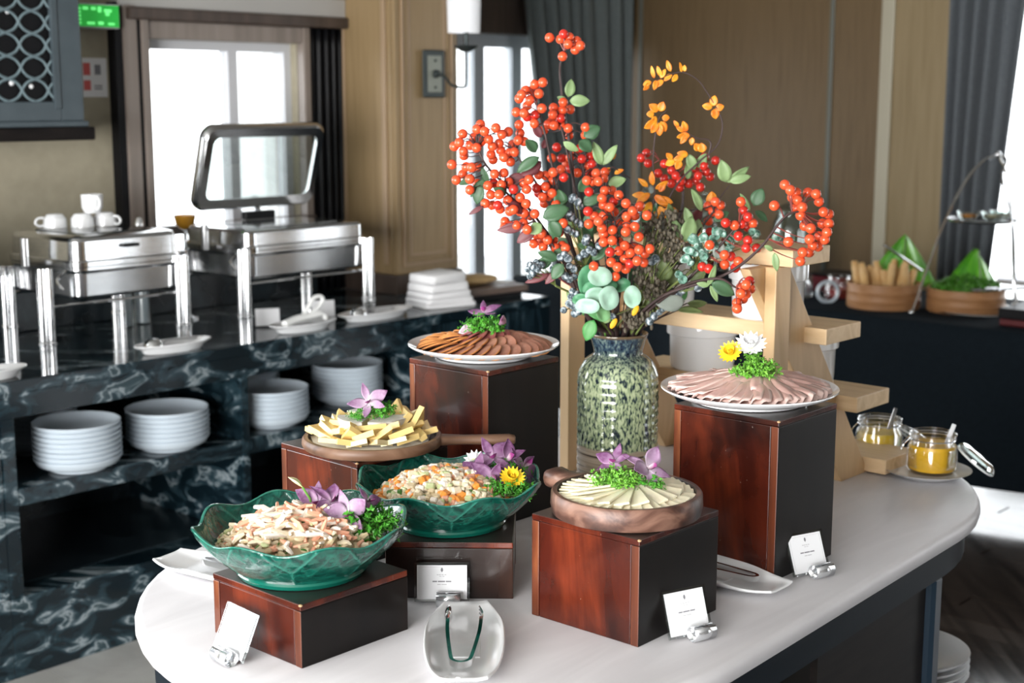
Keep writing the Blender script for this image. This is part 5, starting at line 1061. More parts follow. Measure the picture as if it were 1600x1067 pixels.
SEEDS = [(0.307,2.975,1.439),(0.288,2.974,1.456),(0.348,3.001,1.44),(0.329,2.985,1.446),(0.28,2.99,1.436),(0.285,2.99,1.475),(0.29,2.986,1.461),(0.331,2.979,1.466),(0.324,2.967,1.443),(0.334,3.014,1.423),(0.297,2.973,1.468),(0.335,2.978,1.445),(0.301,2.97,1.473),(0.294,3.004,1.443),(0.326,2.981,1.479),(0.276,3.006,1.454),(0.313,2.99,1.469),(0.281,2.979,1.436),(0.337,3.009,1.428),(0.319,2.987,1.477),(0.332,2.971,1.466),(0.286,2.955,1.465),(0.335,2.951,1.482),(0.352,2.985,1.44),(0.288,2.987,1.478),(0.286,2.965,1.434),(0.347,2.985,1.447),(0.354,2.989,1.439),(0.328,2.949,1.441),(0.345,3.006,1.437),(0.276,2.997,1.46),(0.307,2.944,1.432),(0.29,2.991,1.424),(0.325,2.977,1.436),(0.318,2.967,1.428),(0.344,2.972,1.451),(0.295,3.009,1.429),(0.279,2.971,1.455),(0.313,3.008,1.456),(0.341,2.959,1.475),(0.295,3.003,1.435),(0.328,2.997,1.446),(0.32,2.976,1.438),(0.334,2.986,1.451),(0.342,3.02,1.435),(0.303,2.986,1.459),(0.315,2.973,1.431),(0.342,2.988,1.479),(0.285,2.988,1.445),(0.303,2.985,1.436),(0.329,3.029,1.459),(0.299,2.987,1.453),(0.303,2.925,1.457),(0.339,2.97,1.474),(0.316,2.997,1.428),(0.279,3.01,1.455),(0.308,3.002,1.434),(0.333,2.926,1.48),(0.332,2.984,1.478),(0.313,3.004,1.444),(0.339,2.978,1.448),(0.348,3.011,1.455),(0.359,2.998,1.463),(0.319,2.975,1.435),(0.319,2.949,1.439),(0.329,2.95,1.474),(0.294,3.005,1.475),(0.351,2.995,1.466),(0.317,2.995,1.474),(0.299,3.012,1.421),(0.348,2.941,1.418),(0.33,3.008,1.421),(0.343,3.01,1.398),(0.348,2.96,1.39),(0.358,2.965,1.415),(0.335,3,1.406),(0.354,2.934,1.42),(0.297,2.972,1.399),(0.337,2.98,1.424),(0.334,2.997,1.384),(0.332,3.01,1.386),(0.318,3.012,1.39),(0.294,2.941,1.43),(0.304,3.001,1.409),(0.323,2.968,1.413),(0.364,2.985,1.409),(0.342,2.976,1.391),(0.315,2.955,1.393),(0.3,3,1.418),(0.332,2.996,1.392),(0.329,2.949,1.436),(0.349,2.967,1.423),(0.306,2.949,1.429),(0.303,2.978,1.404),(0.292,2.967,1.408),(0.343,2.941,1.42),(0.296,2.986,1.422),(0.347,2.971,1.397),(0.349,3.007,1.401),(0.338,2.993,1.439),(0.347,2.974,1.389),(0.356,2.971,1.433),(0.335,2.961,1.382),(0.366,2.994,1.411),(0.341,2.962,1.395),(0.337,2.978,1.394),(0.326,2.96,1.417),(0.35,2.973,1.409),(0.316,3.033,1.422),(0.34,3.003,1.439),(0.349,3.014,1.397),(0.329,2.989,1.398),(0.299,2.986,1.395),(0.35,2.966,1.387),(0.302,2.986,1.422),(0.32,2.984,1.43),(0.36,2.956,1.399),(0.357,2.953,1.399),(0.36,2.963,1.4),(0.296,2.985,1.42),(0.281,2.965,1.334),(0.291,2.978,1.336),(0.293,2.974,1.34),(0.286,2.996,1.357),(0.273,2.978,1.343),(0.284,2.983,1.339),(0.282,2.988,1.364),(0.293,3.001,1.344),(0.286,2.942,1.365),(0.27,2.981,1.329),(0.272,2.959,1.373),(0.281,3.012,1.362),(0.273,2.99,1.332),(0.303,2.984,1.331),(0.287,3.013,1.327),(0.299,2.999,1.358),(0.281,2.974,1.329),(0.295,3.001,1.323),(0.284,3.005,1.31),(0.285,2.976,1.314),(0.28,3,1.324),(0.267,2.98,1.34),(0.291,2.996,1.321),(0.297,2.98,1.333),(0.287,2.975,1.342),(0.269,2.994,1.352),(0.282,2.971,1.368),(0.269,2.94,1.337),(0.292,2.975,1.345),(0.302,2.952,1.339),(0.298,2.976,1.358),(0.292,2.944,1.331),(0.262,2.993,1.342),(0.26,2.945,1.361),(0.275,2.981,1.366),(0.294,2.985,1.329),(0.321,2.954,1.299),(0.288,2.97,1.325),(0.304,2.99,1.307),(0.282,2.948,1.314),(0.3,2.979,1.314),(0.315,2.965,1.305),(0.302,2.977,1.32),(0.282,2.926,1.316),(0.283,2.983,1.306),(0.297,2.952,1.318),(0.313,2.979,1.299),(0.3,2.963,1.312),(0.316,2.966,1.306),(0.295,2.953,1.324),(0.285,2.97,1.312),(0.314,2.982,1.315),(0.333,3.002,1.309),(0.316,2.982,1.33),(0.292,2.992,1.303),(0.315,3.027,1.284),(0.318,2.99,1.294),(0.312,2.977,1.325),(0.322,2.985,1.322),(0.304,3.022,1.303),(0.322,2.964,1.311),(0.315,2.985,1.297),(0.298,3.013,1.283),(0.309,2.98,1.316),(0.326,2.993,1.316),(0.292,2.97,1.299),(0.288,2.966,1.259),(0.265,2.996,1.25),(0.288,2.97,1.247),(0.269,3.026,1.238),(0.248,2.945,1.263),(0.29,3.016,1.265),(0.245,3.004,1.269),(0.262,2.971,1.263),(0.262,2.98,1.271),(0.261,2.951,1.257),(0.273,2.962,1.263),(0.257,2.983,1.238),(0.28,2.971,1.26),(0.244,2.966,1.264),(0.272,2.991,1.247),(0.253,3.022,1.25),(0.29,2.97,1.271),(0.268,2.983,1.25),(0.259,2.981,1.251),(0.238,2.995,1.263),(0.263,2.959,1.274),(0.252,2.993,1.246),(0.282,2.99,1.251),(0.239,2.978,1.258),(0.274,2.978,1.265),(0.248,2.995,1.246),(0.294,2.983,1.262),(0.291,2.977,1.254),(0.282,2.98,1.266),(0.24,2.98,1.244),(0.28,2.995,1.273),(0.274,2.977,1.252),(0.24,3.01,1.255),(0.246,2.969,1.274)]
ORANGE = [((0.37,3.1,1.774),0.014,0.008,95),((0.363,3.1,1.772),0.022,0.007,100),((0.34,3.1,1.774),0.025,0.010,110),((0.343,3.1,1.768),0.022,0.011,220),((0.354,3.1,1.768),0.019,0.012,235),((0.321,3.1,1.763),0.025,0.010,115),((0.318,3.1,1.76),0.022,0.011,60),((0.324,3.1,1.756),0.021,0.012,225),((0.31,3.1,1.756),0.022,0.012,255),((0.305,3.1,1.76),0.027,0.008,105),((0.299,3.1,1.752),0.019,0.012,200),((0.294,3.1,1.749),0.019,0.012,230),((0.431,3.1,1.698),0.022,0.015,170),((0.432,3.1,1.701),0.023,0.017,80),((0.435,3.1,1.695),0.022,0.018,280),((0.438,3.1,1.695),0.019,0.015,20),((0.315,3.1,1.69),0.025,0.018,145),((0.318,3.1,1.69),0.022,0.017,70),((0.311,3.1,1.679),0.019,0.015,230),((0.314,3.1,1.668),0.028,0.017,240),((0.309,3.1,1.671),0.030,0.019,215),((0.317,3.1,1.665),0.028,0.017,275),((0.32,3.1,1.668),0.025,0.017,300),((0.323,3.1,1.676),0.017,0.014,0),((0.306,3.1,1.684),0.017,0.014,180),((0.37,3.1,1.646),0.022,0.011,140),((0.359,3.1,1.657),0.017,0.008,130),((0.376,3.1,1.646),0.025,0.014,110),((0.378,3.1,1.641),0.025,0.012,235),((0.384,3.1,1.638),0.025,0.014,180),((0.39,3.1,1.634),0.017,0.011,260),((0.373,3.1,1.641),0.019,0.012,200),((0.404,3.1,1.605),0.019,0.018,120),((0.412,3.1,1.602),0.021,0.019,100),((0.381,3.1,1.597),0.025,0.014,170),((0.371,3.1,1.591),0.022,0.014,190),((0.363,3.1,1.586),0.022,0.017,250),((0.353,3.1,1.583),0.022,0.017,200),((0.346,3.1,1.586),0.019,0.014,130),((0.216,3.06,1.588),0.022,0.011,90),((0.211,3.06,1.571),0.025,0.012,220),((0.219,3.06,1.558),0.022,0.010,25),((0.306,3.1,1.531),0.031,0.014,95),((0.311,3.1,1.524),0.033,0.013,30),((0.295,3.1,1.528),0.028,0.011,140),((0.3,3.1,1.514),0.036,0.015,215),((0.309,3.1,1.51),0.039,0.017,320),((0.315,3.1,1.5),0.036,0.019,350),((0.303,3.1,1.495),0.036,0.019,240),((0.32,3.1,1.486),0.036,0.019,300),((0.292,3.1,1.51),0.031,0.014,180),((0.325,3.06,1.478),0.033,0.019,0),((0.308,3.06,1.478),0.036,0.019,260),((0.32,3.1,1.517),0.025,0.013,60),((0.425,3.1,1.492),0.028,0.011,70),((0.435,3.1,1.482),0.020,0.014,150),((0.448,3.1,1.486),0.017,0.011,90),((0.443,3.1,1.5),0.019,0.008,115),]
VINES = [[(0.259,3.08,1.267),(0.294,3.1,1.377),(0.348,3.1,1.517),(0.402,3.1,1.579),(0.44,3.1,1.613),(0.453,3.1,1.647),(0.448,3.1,1.682),(0.419,3.1,1.729),(0.398,3.1,1.756),(0.367,3.1,1.772),(0.336,3.1,1.767),(0.299,3.1,1.749)],[(0.426,3.1,1.6),(0.43,3.1,1.62),(0.421,3.1,1.63),(0.401,3.1,1.632),(0.38,3.1,1.643),(0.359,3.1,1.661)],[(0.279,3.08,1.351),(0.309,3.1,1.503),(0.305,3.1,1.586),(0.314,3.1,1.668),(0.333,3.1,1.692)],[(0.358,3.06,1.478),(0.426,3.06,1.489),(0.469,3.08,1.532)],[(0.199,3.06,1.519),(0.212,3.06,1.571),(0.236,3.06,1.558),(0.253,3.06,1.549)]]

# ------------------------------------------------------------------ vase
def vaseglaze():
    m = pm('speckled_green_glaze', (.3, .4, .25), .1, coat=.6); nt = m.node_tree; N = nt.nodes; L = nt.links; b = N['Principled BSDF']
    tc = N.new('ShaderNodeTexCoord'); sp = N.new('ShaderNodeSeparateXYZ'); L.new(tc.outputs['Object'], sp.inputs[0])
    def noise(scale, st, det, dist=0):
        mp = N.new('ShaderNodeMapping'); mp.inputs['Scale'].default_value = st; L.new(tc.outputs['Object'], mp.inputs[0])
        n = N.new('ShaderNodeTexNoise'); n.inputs['Scale'].default_value = scale; n.inputs['Detail'].default_value = det; n.inputs['Distortion'].default_value = dist; L.new(mp.outputs[0], n.inputs[0]); return n.outputs['Fac']
    def ramp(f, st):
        r = N.new('ShaderNodeValToRGB'); e = r.color_ramp.elements
        while len(e) < len(st): e.new(.5)
        for k, (p, c) in enumerate(st): e[k].position = p; e[k].color = c4(c)
        L.new(f, r.inputs[0]); return r.outputs[0]
    def mixc(f, A, B):
        x = N.new('ShaderNodeMix'); x.data_type = 'RGBA'; L.new(f, x.inputs['Factor']); L.new(A, x.inputs['A']); L.new(B, x.inputs['B']); return x.outputs['Result']
    fine = noise(185, (1, 1, .40), 5, .5)
    body = ramp(fine, [(.34, (.010, .018, .03)), (.43, (.06, .085, .075)), (.50, (.27, .34, .19)), (.62, (.45, .51, .32))])
    neck = ramp(fine, [(.36, (.008, .014, .028)), (.5, (.03, .055, .085)), (.62, (.12, .17, .16)), (.72, (.26, .30, .25))])
    blot = ramp(noise(26, (1, 1, .55), 2), [(.66, (0, 0, 0)), (.70, (1, 1, 1))])
    dark = N.new('ShaderNodeRGB'); dark.outputs[0].default_value = (.006, .011, .035, 1)
    clay = ramp(noise(60, (.05, .05, 3), 3), [(.38, (.06, .045, .035)), (.46, (.36, .29, .215)), (.7, (.46, .385, .30))])
    def stepz(z0, z1, wob):
        ad = N.new('ShaderNodeMath'); ad.operation = 'MULTIPLY_ADD'; ad.inputs[1].default_value = wob; L.new(noise(18, (1, 1, .2), 2), ad.inputs[0]); L.new(sp.outputs['Z'], ad.inputs[2])
        r = N.new('ShaderNodeMapRange'); r.inputs['From Min'].default_value = z0; r.inputs['From Max'].default_value = z1; L.new(ad.outputs[0], r.inputs['Value']); return r.outputs[0]
    c = mixc(stepz(.30, .345, .04), body, neck); c = mixc(blot, c, dark.outputs[0]); c = mixc(stepz(.122, .127, .03), clay, c)
    rim = ramp(sp.outputs['Z'], [(.3515, (0, 0, 0)), (.3545, (1, 1, 1))]); br = N.new('ShaderNodeRGB'); br.outputs[0].default_value = (.12, .085, .05, 1); c = mixc(rim, c, br.outputs[0])
    L.new(c, b.inputs['Base Color']); return m
M['vase'] = vaseglaze()
VC = Vector((.2345, 3.09, TZ))
prof = [(.001, .002), (.080, 0), (.0865, .004)]
for k in range(0, 66):
    z = .008 + k * .004; r = .0900 + .0007 * math.sin(z / .0175 * 2 * math.pi)
    if z > .255: r -= 12 * (z - .255) ** 2
    prof.append((r, z))
prof += [(.083, .284), (.075, .298), (.064, .307), (.0555, .312), (.0535, .316), (.0550, .325), (.0590, .340), (.0640, .354), (.0655, .3575), (.0645, .3595), (.0620, .357), (.056, .340), (.050, .318), (.052, .305), (.08, .26), (.083, .05), (.001, .02)]
t = thing('ceramic_vase', 'speckled green and blue glazed ceramic vase with bare clay foot', 'vase', VC)
MB().lathe(prof, 96).build('body', M['vase'], t, angle=50)

# ------------------------------------------------------------------ branches in the vase
M['berry'] = nm('orange_red_berry', [(.3, (.62, .060, .022)), (.7, (.74, .095, .030))], scale=25, rough=.22, coat=.25); M['berry_r'] = nm('crimson_berry', [(.3, (.42, .016, .012)), (.7, (.55, .030, .018))], scale=25, rough=.2, coat=.3)
M['bark'] = pm('dark_twig', (.045, .026, .024), .6); M['twig'] = pm('red_brown_twig', (.20, .045, .035), .5)
LC = {'pale': (.20, .30, .13), 'dark': (.045, .105, .048), 'mid': (.06, .24, .06), 'wine': (.13, .035, .04), 'olive': (.14, .19, .07), 'grey': (.20, .23, .20)}
for k, c in LC.items(): M['leaf_' + k] = nm(k + '_leaf', [(.3, tuple(v * .8 for v in c)), (.7, tuple(v * 1.2 for v in c))], scale=30, rough=.48)
BER = MB().sphere((0, 0, 0), .0103, 16, 10).mesh('berry', M['berry'], angle=180); BERR = MB().sphere((0, 0, 0), .0102, 16, 10).mesh('berry', M['berry_r'], angle=180)
def leaf_mb(p, L, w, ang, face=(0, -1, .25), curl=.18, fold=.25, roll=0, round_=False):
    p = Vector(p); d = Vector((math.cos(R(ang)), -.15 * math.sin(roll * 3), math.sin(R(ang)))).normalized(); nrm = Vector(face).normalized(); nrm = (nrm - d * nrm.dot(d)).normalized(); s = d.cross(nrm)
    s = (s * math.cos(roll) + nrm * math.sin(roll)).normalized(); nrm = s.cross(d); vs = []; fs = []; nu, nv = 9, 5
    for i in range(nu):
        t = i / (nu - 1); ww = w / 2 * (math.sin(math.pi * t ** (.85 if not round_ else .9)) ** (.8 if not round_ else .55)) + .0006
        for j in range(nv):
            v = j / (nv - 1) * 2 - 1; vs.append(p + d * L * t + s * ww * v + nrm * (curl * L * (t - t * t) * 1.2 - .0 + fold * ww * abs(v)))
    for i in range(nu - 1):
        for j in range(nv - 1): q = i * nv + j; fs.append((q, q + 1, q + nv + 1, q + nv))
    return MB().add(vs, fs)
def put_leaf(parent, *a, mat='dark', name='leaf', **k):
    o = leaf_mb(*a, **k).build(name, M['leaf_' + mat], parent, angle=180); m = o.modifiers.new('thick', 'SOLIDIFY'); m.thickness = .0007; return o
NAMES = {'c1': 'topmost berry branch rising above the dark curtain', 'c2': 'berry branch left of the topmost one, before the window', 'c3': 'berry branch below the topmost sprig with green leaves', 'c4': 'berry branch reaching farthest left before the window', 'c5': 'berry branch just right of the leftmost cluster', 'c6': 'redder berry branch in the upper middle before the curtain', 'c7': 'dense berry branch at the left with wine-coloured leaves', 'c8': 'berry branch between the dense left cluster and the middle', 'c9': 'small low berry branch at the left above the frosted sprigs', 'c10': 'largest berry branch hanging in the middle above the vase', 'c10b': 'berry branch just above the big middle cluster', 'c11': 'crimson berry branch under the orange leaves', 'c12': 'berry branch right of the orange leaf clump', 'c13': 'berry branch at the right above the wooden stand', 'c14': 'berry branch arching farthest right over the wooden stand', 'c15': 'lowest right berry sprig hanging before the white pot'}
roots = {}; rnd = random.Random(2)
for key, (st, bs) in BERRY_BRANCHES.items():
    t = thing('berry_branch', NAMES[key], 'branch', (0, 0, 0), 0, 'berry branches in the vase'); roots[key] = (t, [Vector(b) for b in bs])
    d_ = Vector(st[1]) - VC; d_.z = 0; d_ = d_.normalized() * min(d_.length, .040)
    st = [VC + d_ * .3 + Vector((0, 0, .18)), VC + d_ * .8 + Vector((0, 0, .33)), VC + d_ * 1.05 + Vector((0, 0, .365))] + list(st[1:])
    path = smoothpath(st, 6); n = len(path); t.location = path[0]; off = -path[0]
    main = MB().tube([p + off for p in path], [.0050 - .0030 * i / n for i in range(n)], 6)
    tw = MB(); tail = path[int(n * .55):]
    for b in bs:
        b = Vector(b); q = min(tail, key=lambda p: (p - b).length + .35 * max(0, p.z - b.z)); mid = (q + b) / 2 + Vector((0, .004, .012 if b.z > q.z else -.004))
        tw.tube([p + off for p in smoothpath([q, mid, b], 4)], [.0016, .0015, .0014, .0013, .0012, .0011, .001, .001, .001], 5)
        o = link('berry', BERR if key in ('c11',) or (key in ('c6', 'c13') and rnd.random() < .6) or rnd.random() < .08 else BER, t, b + off)
    main.build('stem', M['bark'], t, angle=60); tw.build('twigs', M['twig'] if key in ('c1', 'c2', 'c11', 'c14', 'c15', 'c13') else M['bark'], t, angle=60)
rnd = random.Random(9)
for (p, L, w, a, kind) in LEAVES:
    key = min(roots, key=lambda k: min((Vector(p) - b).length for b in roots[k][1])); t = roots[key][0]
    put_leaf(t, Vector(p) - t.location, L, w, a, face=(rnd.uniform(-.3, .3), -1, rnd.uniform(.1, .6)), roll=rnd.uniform(-.35, .35), mat=kind)
# dense filler greenery low in the bouquet
FL = thing('filler_foliage', 'dense dark filler foliage low in the bouquet above the vase rim', 'foliage', VC + Vector((0, 0, .2))); fo = -FL.location; rnd = random.Random(77); fm = MB()
for k in range(64):
    x = rnd.uniform(.12, .40); z = rnd.uniform(1.25, 1.46); y = 3.10 + rnd.uniform(-.06, .08)
    if abs(x - .245) < .04 and z < 1.27: continue
    b = Vector((x, y, z)); r0 = VC + Vector(((x - VC.x) * .25, (y - VC.y) * .3, .345)); fm.tube([p + fo for p in smoothpath([VC + Vector((0, 0, .2)), r0, (r0 + b) / 2 + Vector((0, 0, .01)), b], 3)], .0014, 4)
    a = math.degrees(math.atan2(z - 1.15, x - VC.x)) + rnd.uniform(-50, 50); put_leaf(FL, b + fo, rnd.uniform(.035, .06), rnd.uniform(.018, .03), a, face=(rnd.uniform(-.5, .5), -1, rnd.uniform(0, .7)), roll=rnd.uniform(-.5, .5), mat=rnd.choice(['dark', 'dark', 'olive', 'wine', 'mid', 'pale']))
fm.build('stems', M['bark'], FL)
# eucalyptus with round leaves
t = thing('eucalyptus_stem', 'pale eucalyptus stem with round leaves above the vase rim', 'branch', VC + Vector((0, 0, .15))); off = -t.location
MB().tube([p + off for p in smoothpath([VC + Vector((-.01, 0, .15)), (.20, 3.05, 1.24), (.19, 2.95, 1.29), (.2, 2.92, 1.33)], 6)], .0025, 6).build('stem', M['stemg'], t)
M['euc0'] = nm('pale_blue_green_leaf', [(.3, (.24, .40, .30)), (.7, (.33, .50, .40))], scale=25, rough=.5); M['euc1'] = nm('mid_green_leaf', [(.3, (.05, .20, .09)), (.7, (.09, .27, .14))], scale=25, rough=.5); M['euc2'] = nm('yellow_green_leaf', [(.3, (.12, .30, .12)), (.7, (.2, .38, .18))], scale=25, rough=.5)
rnd = random.Random(5)
for (p, rx, ry, sh) in ROUND_LEAVES:
    vs = [Vector(p) + off + Vector((0, .004, 0))]; n = 20; tilt = Matrix.Rotation(rnd.uniform(-.5, .1), 3, 'X') @ Matrix.Rotation(rnd.uniform(-.4, .4), 3, 'Z')
    for ringf in (.5, 1):
        for k in range(n): a = 2 * math.pi * k / n; vs.append(Vector(p) + off + tilt @ Vector((rx * ringf * math.cos(a), .004 - .007 * ringf ** 2 + .002 * math.sin(3 * a) * ringf, ry * ringf * math.sin(a))))
    fs = [(0, 1 + k, 1 + (k + 1) % n) for k in range(n)] + [(1 + k, 1 + n + k, 1 + n + (k + 1) % n, 1 + (k + 1) % n) for k in range(n)]
    o = MB().add(vs, fs).build('round_leaf', M['euc%d' % sh], t, angle=180); m = o.modifiers.new('thick', 'SOLIDIFY'); m.thickness = .0008
for (x, y, z) in ((.193, 2.875, 1.312), (.206, 2.845, 1.268), (.251, 2.86, 1.292)):
    MB().sphere((0, 0, 0), 1, 8, 6, 0, (.006, .004, .012)).build('yellow_bud', M['yellow_d'], t, loc=Vector((x, y, z)) + off, rot=(0, R(30), 0))
# frosted blue-grey berry sprigs
M['frost'] = nm('frosted_blue_berry', [(.38, (.03, .045, .055)), (.5, (.13, .17, .19)), (.66, (.48, .53, .56))], scale=160, detail=3, rough=.7); FB = MB().sphere((0, 0, 0), .0085, 10, 7).mesh('frosted_berry', M['frost'], angle=180)
M['frost_t'] = nm('frosted_teal_pod', [(.35, (.05, .13, .09)), (.5, (.12, .25, .19)), (.7, (.42, .54, .49))], scale=120, detail=3, rough=.7)
M['stem_o'] = pm('olive_stem', (.16, .20, .06), .5)
def sprig(label, pts, name, me, part, root, scale=(.8, 1.15), mat='stem_o', seed=1):
    rnd = random.Random(seed); t = thing(name, label, 'sprig', root); off = -Vector(root); m = MB(); c = sum((Vector(p) for p in pts), Vector()) / len(pts)
    hub = c * .75 + Vector(root) * .25; m.tube([p + off for p in smoothpath([root, (Vector(root) + hub) / 2 + Vector((0, .0, .02)), hub], 5)], .0024, 6)
    for p in pts:
        p = Vector(p); m.tube([hub + off, (hub + p) / 2 + off + Vector((0, 0, .006)), p + off], .0011, 5); s = rnd.uniform(*scale); o = link(part, me, t, p + off); o.scale = (s, s, s * rnd.uniform(.9, 1.2)); o.rotation_euler = (rnd.random() * 6, rnd.random() * 6, 0)
    m.build('stem', M[mat], t); return t
vr = (.215, 3.06, 1.21)
A = [p for p in FROSTED if p[0] < .10]; B_ = [p for p in FROSTED if .10 <= p[0] < .2 and p[2] > 1.33]; C_ = [p for p in FROSTED if .10 <= p[0] < .2 and p[2] <= 1.33]; D_ = [p for p in FROSTED if p[0] >= .2]
for lab, P_, sd in (('frosted blue-grey berry sprig poking out at the far left of the bouquet', A, 1), ('frosted blue-grey berry sprig left of the big middle berry cluster', B_, 2), ('frosted blue-grey berry sprig hanging low left of the round leaves', C_, 3), ('frosted blue-grey berry sprig low at the right of the vase rim', D_, 4)):
    if P_: sprig(lab, P_, 'frosted_sprig', FB, 'frosted_berry', vr, seed=sd)
cup = MB().lathe([(.001, -.012), (.004, -.011), (.008, -.004), (.0095, .003), (.008, .009), (.004, .007), (.001, .003)], 8).mesh('seed_pod', M['frost_t'], angle=30)
sprig('frosted teal pod sprig at the right, before the wooden stand', TEAL_CUPS, 'pod_sprig', cup, 'seed_pod', (.27, 3.06, 1.21), (.75, 1.2), 'stem_o', 6)
# brown seed heads: far too many grains to count
M['seed'] = nm('brown_grey_seed', [(.3, (.055, .045, .030)), (.7, (.14, .12, .085))], scale=90, rough=.7); sd_ = MB(); rnd = random.Random(12)
t = thing('seed_head_spray', 'brown-grey dried seed heads right of the big middle berry cluster', 'sprig', (.26, 3.06, 1.21)); off = -t.location; m = MB()
for k, p in enumerate(SEEDS):
    p = Vector(p) + off
    for q in range(3): sd_.sphere(p + Vector((rnd.gauss(0, .004), rnd.gauss(0, .004), rnd.gauss(0, .004))), .0038, 6, 4, 0, (1, 1, rnd.uniform(1, 1.8)))
    if k % 4 == 0: m.tube([(0, 0, 0), p * .6 + Vector((0, 0, .02)), p], .001, 4)
o = sd_.build('seeds', M['seed'], t, angle=180); o['kind'] = 'stuff'; m.build('stems', M['stem_o'], t)
# orange-leaved vine
M['leaf_orange'] = nm('orange_leaf', [(.3, (.62, .13, .015)), (.55, (.78, .28, .02)), (.8, (.80, .42, .03))], scale=45, rough=.45)
t = thing('orange_leaf_vine', 'curling twig with small orange leaves above the right side of the bouquet', 'branch', (.26, 3.09, 1.2)); off = -t.location
for v in VINES: m = smoothpath(v, 6); MB().tube([p + off for p in m], [.0022 - .0012 * i / len(m) for i in range(len(m))], 6).build('twig', M['bark'], t)
rnd = random.Random(3)
for (p, L, w, a) in ORANGE: put_leaf(t, Vector(p) + off, L, w, a, face=(rnd.uniform(-.5, .5), -1, rnd.uniform(-.2, .5)), roll=rnd.uniform(-.4, .4), mat='orange')

# ------------------------------------------------------------------ stepped beech stand with white pots
t = thing('step_stand', 'pale beech stepped stand with four shelves behind the vase', 'stand', W(2.5, -1.8, TZ), TH)
for y0 in (-.246, .272):          # outer posts, inner sloping sides
    bevel(MB().box(0, .058, y0 - .028 if y0 < 0 else y0 + .001, y0 - .001 if y0 < 0 else y0 + .028, 0, .527).build('post', M['pine'], t, smooth=False), .002)
    poly = [(-.059, .527), (.094, .527), (.48, 0), (.357, 0)]
    y1 = y0; y2 = y0 + .024 if y0 < 0 else y0 - .024; ya, yb = min(y1, y2), max(y1, y2)
    vs = [(x, y, z) for y in (ya, yb) for x, z in poly]; fs = [(0, 1, 2, 3), (7, 6, 5, 4), (0, 4, 5, 1), (1, 5, 6, 2), (2, 6, 7, 3), (3, 7, 4, 0)]
    bevel(MB().add(vs, fs).build('sloping_side', M['pine'], t, smooth=False), .002)
SHZ = []
for k in range(4):
    x0 = .018 + .148 * k; z0 = .528 - .172 * k - (.0 if k == 0 else .008)
    bevel(MB().box(x0, x0 + .150, -.30, .34, z0, z0 + .035).build('shelf', M['pine_h'], t, smooth=False), .002); SHZ.append(TZ + z0 + .0354)
M['slaw'] = nm('purple_slaw', [(.3, (.10, .04, .09)), (.6, (.24, .13, .22)), (.8, (.5, .42, .48))], scale=60, rough=.5); M['carrots'] = nm('grated_carrot', [(.3, (.66, .22, .03)), (.7, (.80, .34, .06))], scale=60, rough=.5)
def pot(label, a, b, z, fill, r=.088, h=.125):
    t = thing('white_pot', label, 'pot', W(a, b, z), 0, 'white pots on the stepped stand')
    MB().lathe([(.001, .002), (r * .82, 0), (r * .88, .004), (r * .9, .02), (r * .92, h * .66), (r * .935, h * .68), (r, h * .70), (r * 1.005, h * .74), (r * 1.005, h * .96), (r * .985, h), (r * .95, h), (r * .93, h * .95), (r * .88, h * .7), (r * .8, h * .6), (.001, h * .6)], 56).build('pot', M['china'], t)
    rnd = random.Random(len(label)); m = MB(); m.lathe([(.001, h * .86), (r * .5, h * .84), (r * .9, h * .76)], 24)
    for k in range(150):
        aa = rnd.random() * 6.28; d = r * .84 * math.sqrt(rnd.random()); L = rnd.uniform(.008, .02); Mx = Matrix.Translation((d * math.cos(aa), d * math.sin(aa), h * .85 - h * .05 * (d / r) + rnd.uniform(0, .006))) @ Matrix.Rotation(rnd.random() * 6, 4, 'Z') @ Matrix.Rotation(rnd.gauss(0, .3), 4, 'Y'); m.tube([(-L, 0, 0), (0, rnd.uniform(-.004, .004), .003), (L, 0, 0)], .0016, 4, 0, Mx)
    o = m.build('filling', M[fill], t); o['kind'] = 'stuff'; return t
pot('white pot of shredded purple cabbage right of the vase', 2.885, -1.965, SHZ[2], 'slaw')
pot('white pot of grated carrot behind the right post of the stand', 2.735, -1.69, SHZ[1], 'carrots')
pot('white pot half hidden by the bouquet at the left of the second shelf', 2.735, -1.985, SHZ[1], 'slaw')
pot('white pot low behind the right post of the stand', 2.885, -1.69, SHZ[2], 'slaw')

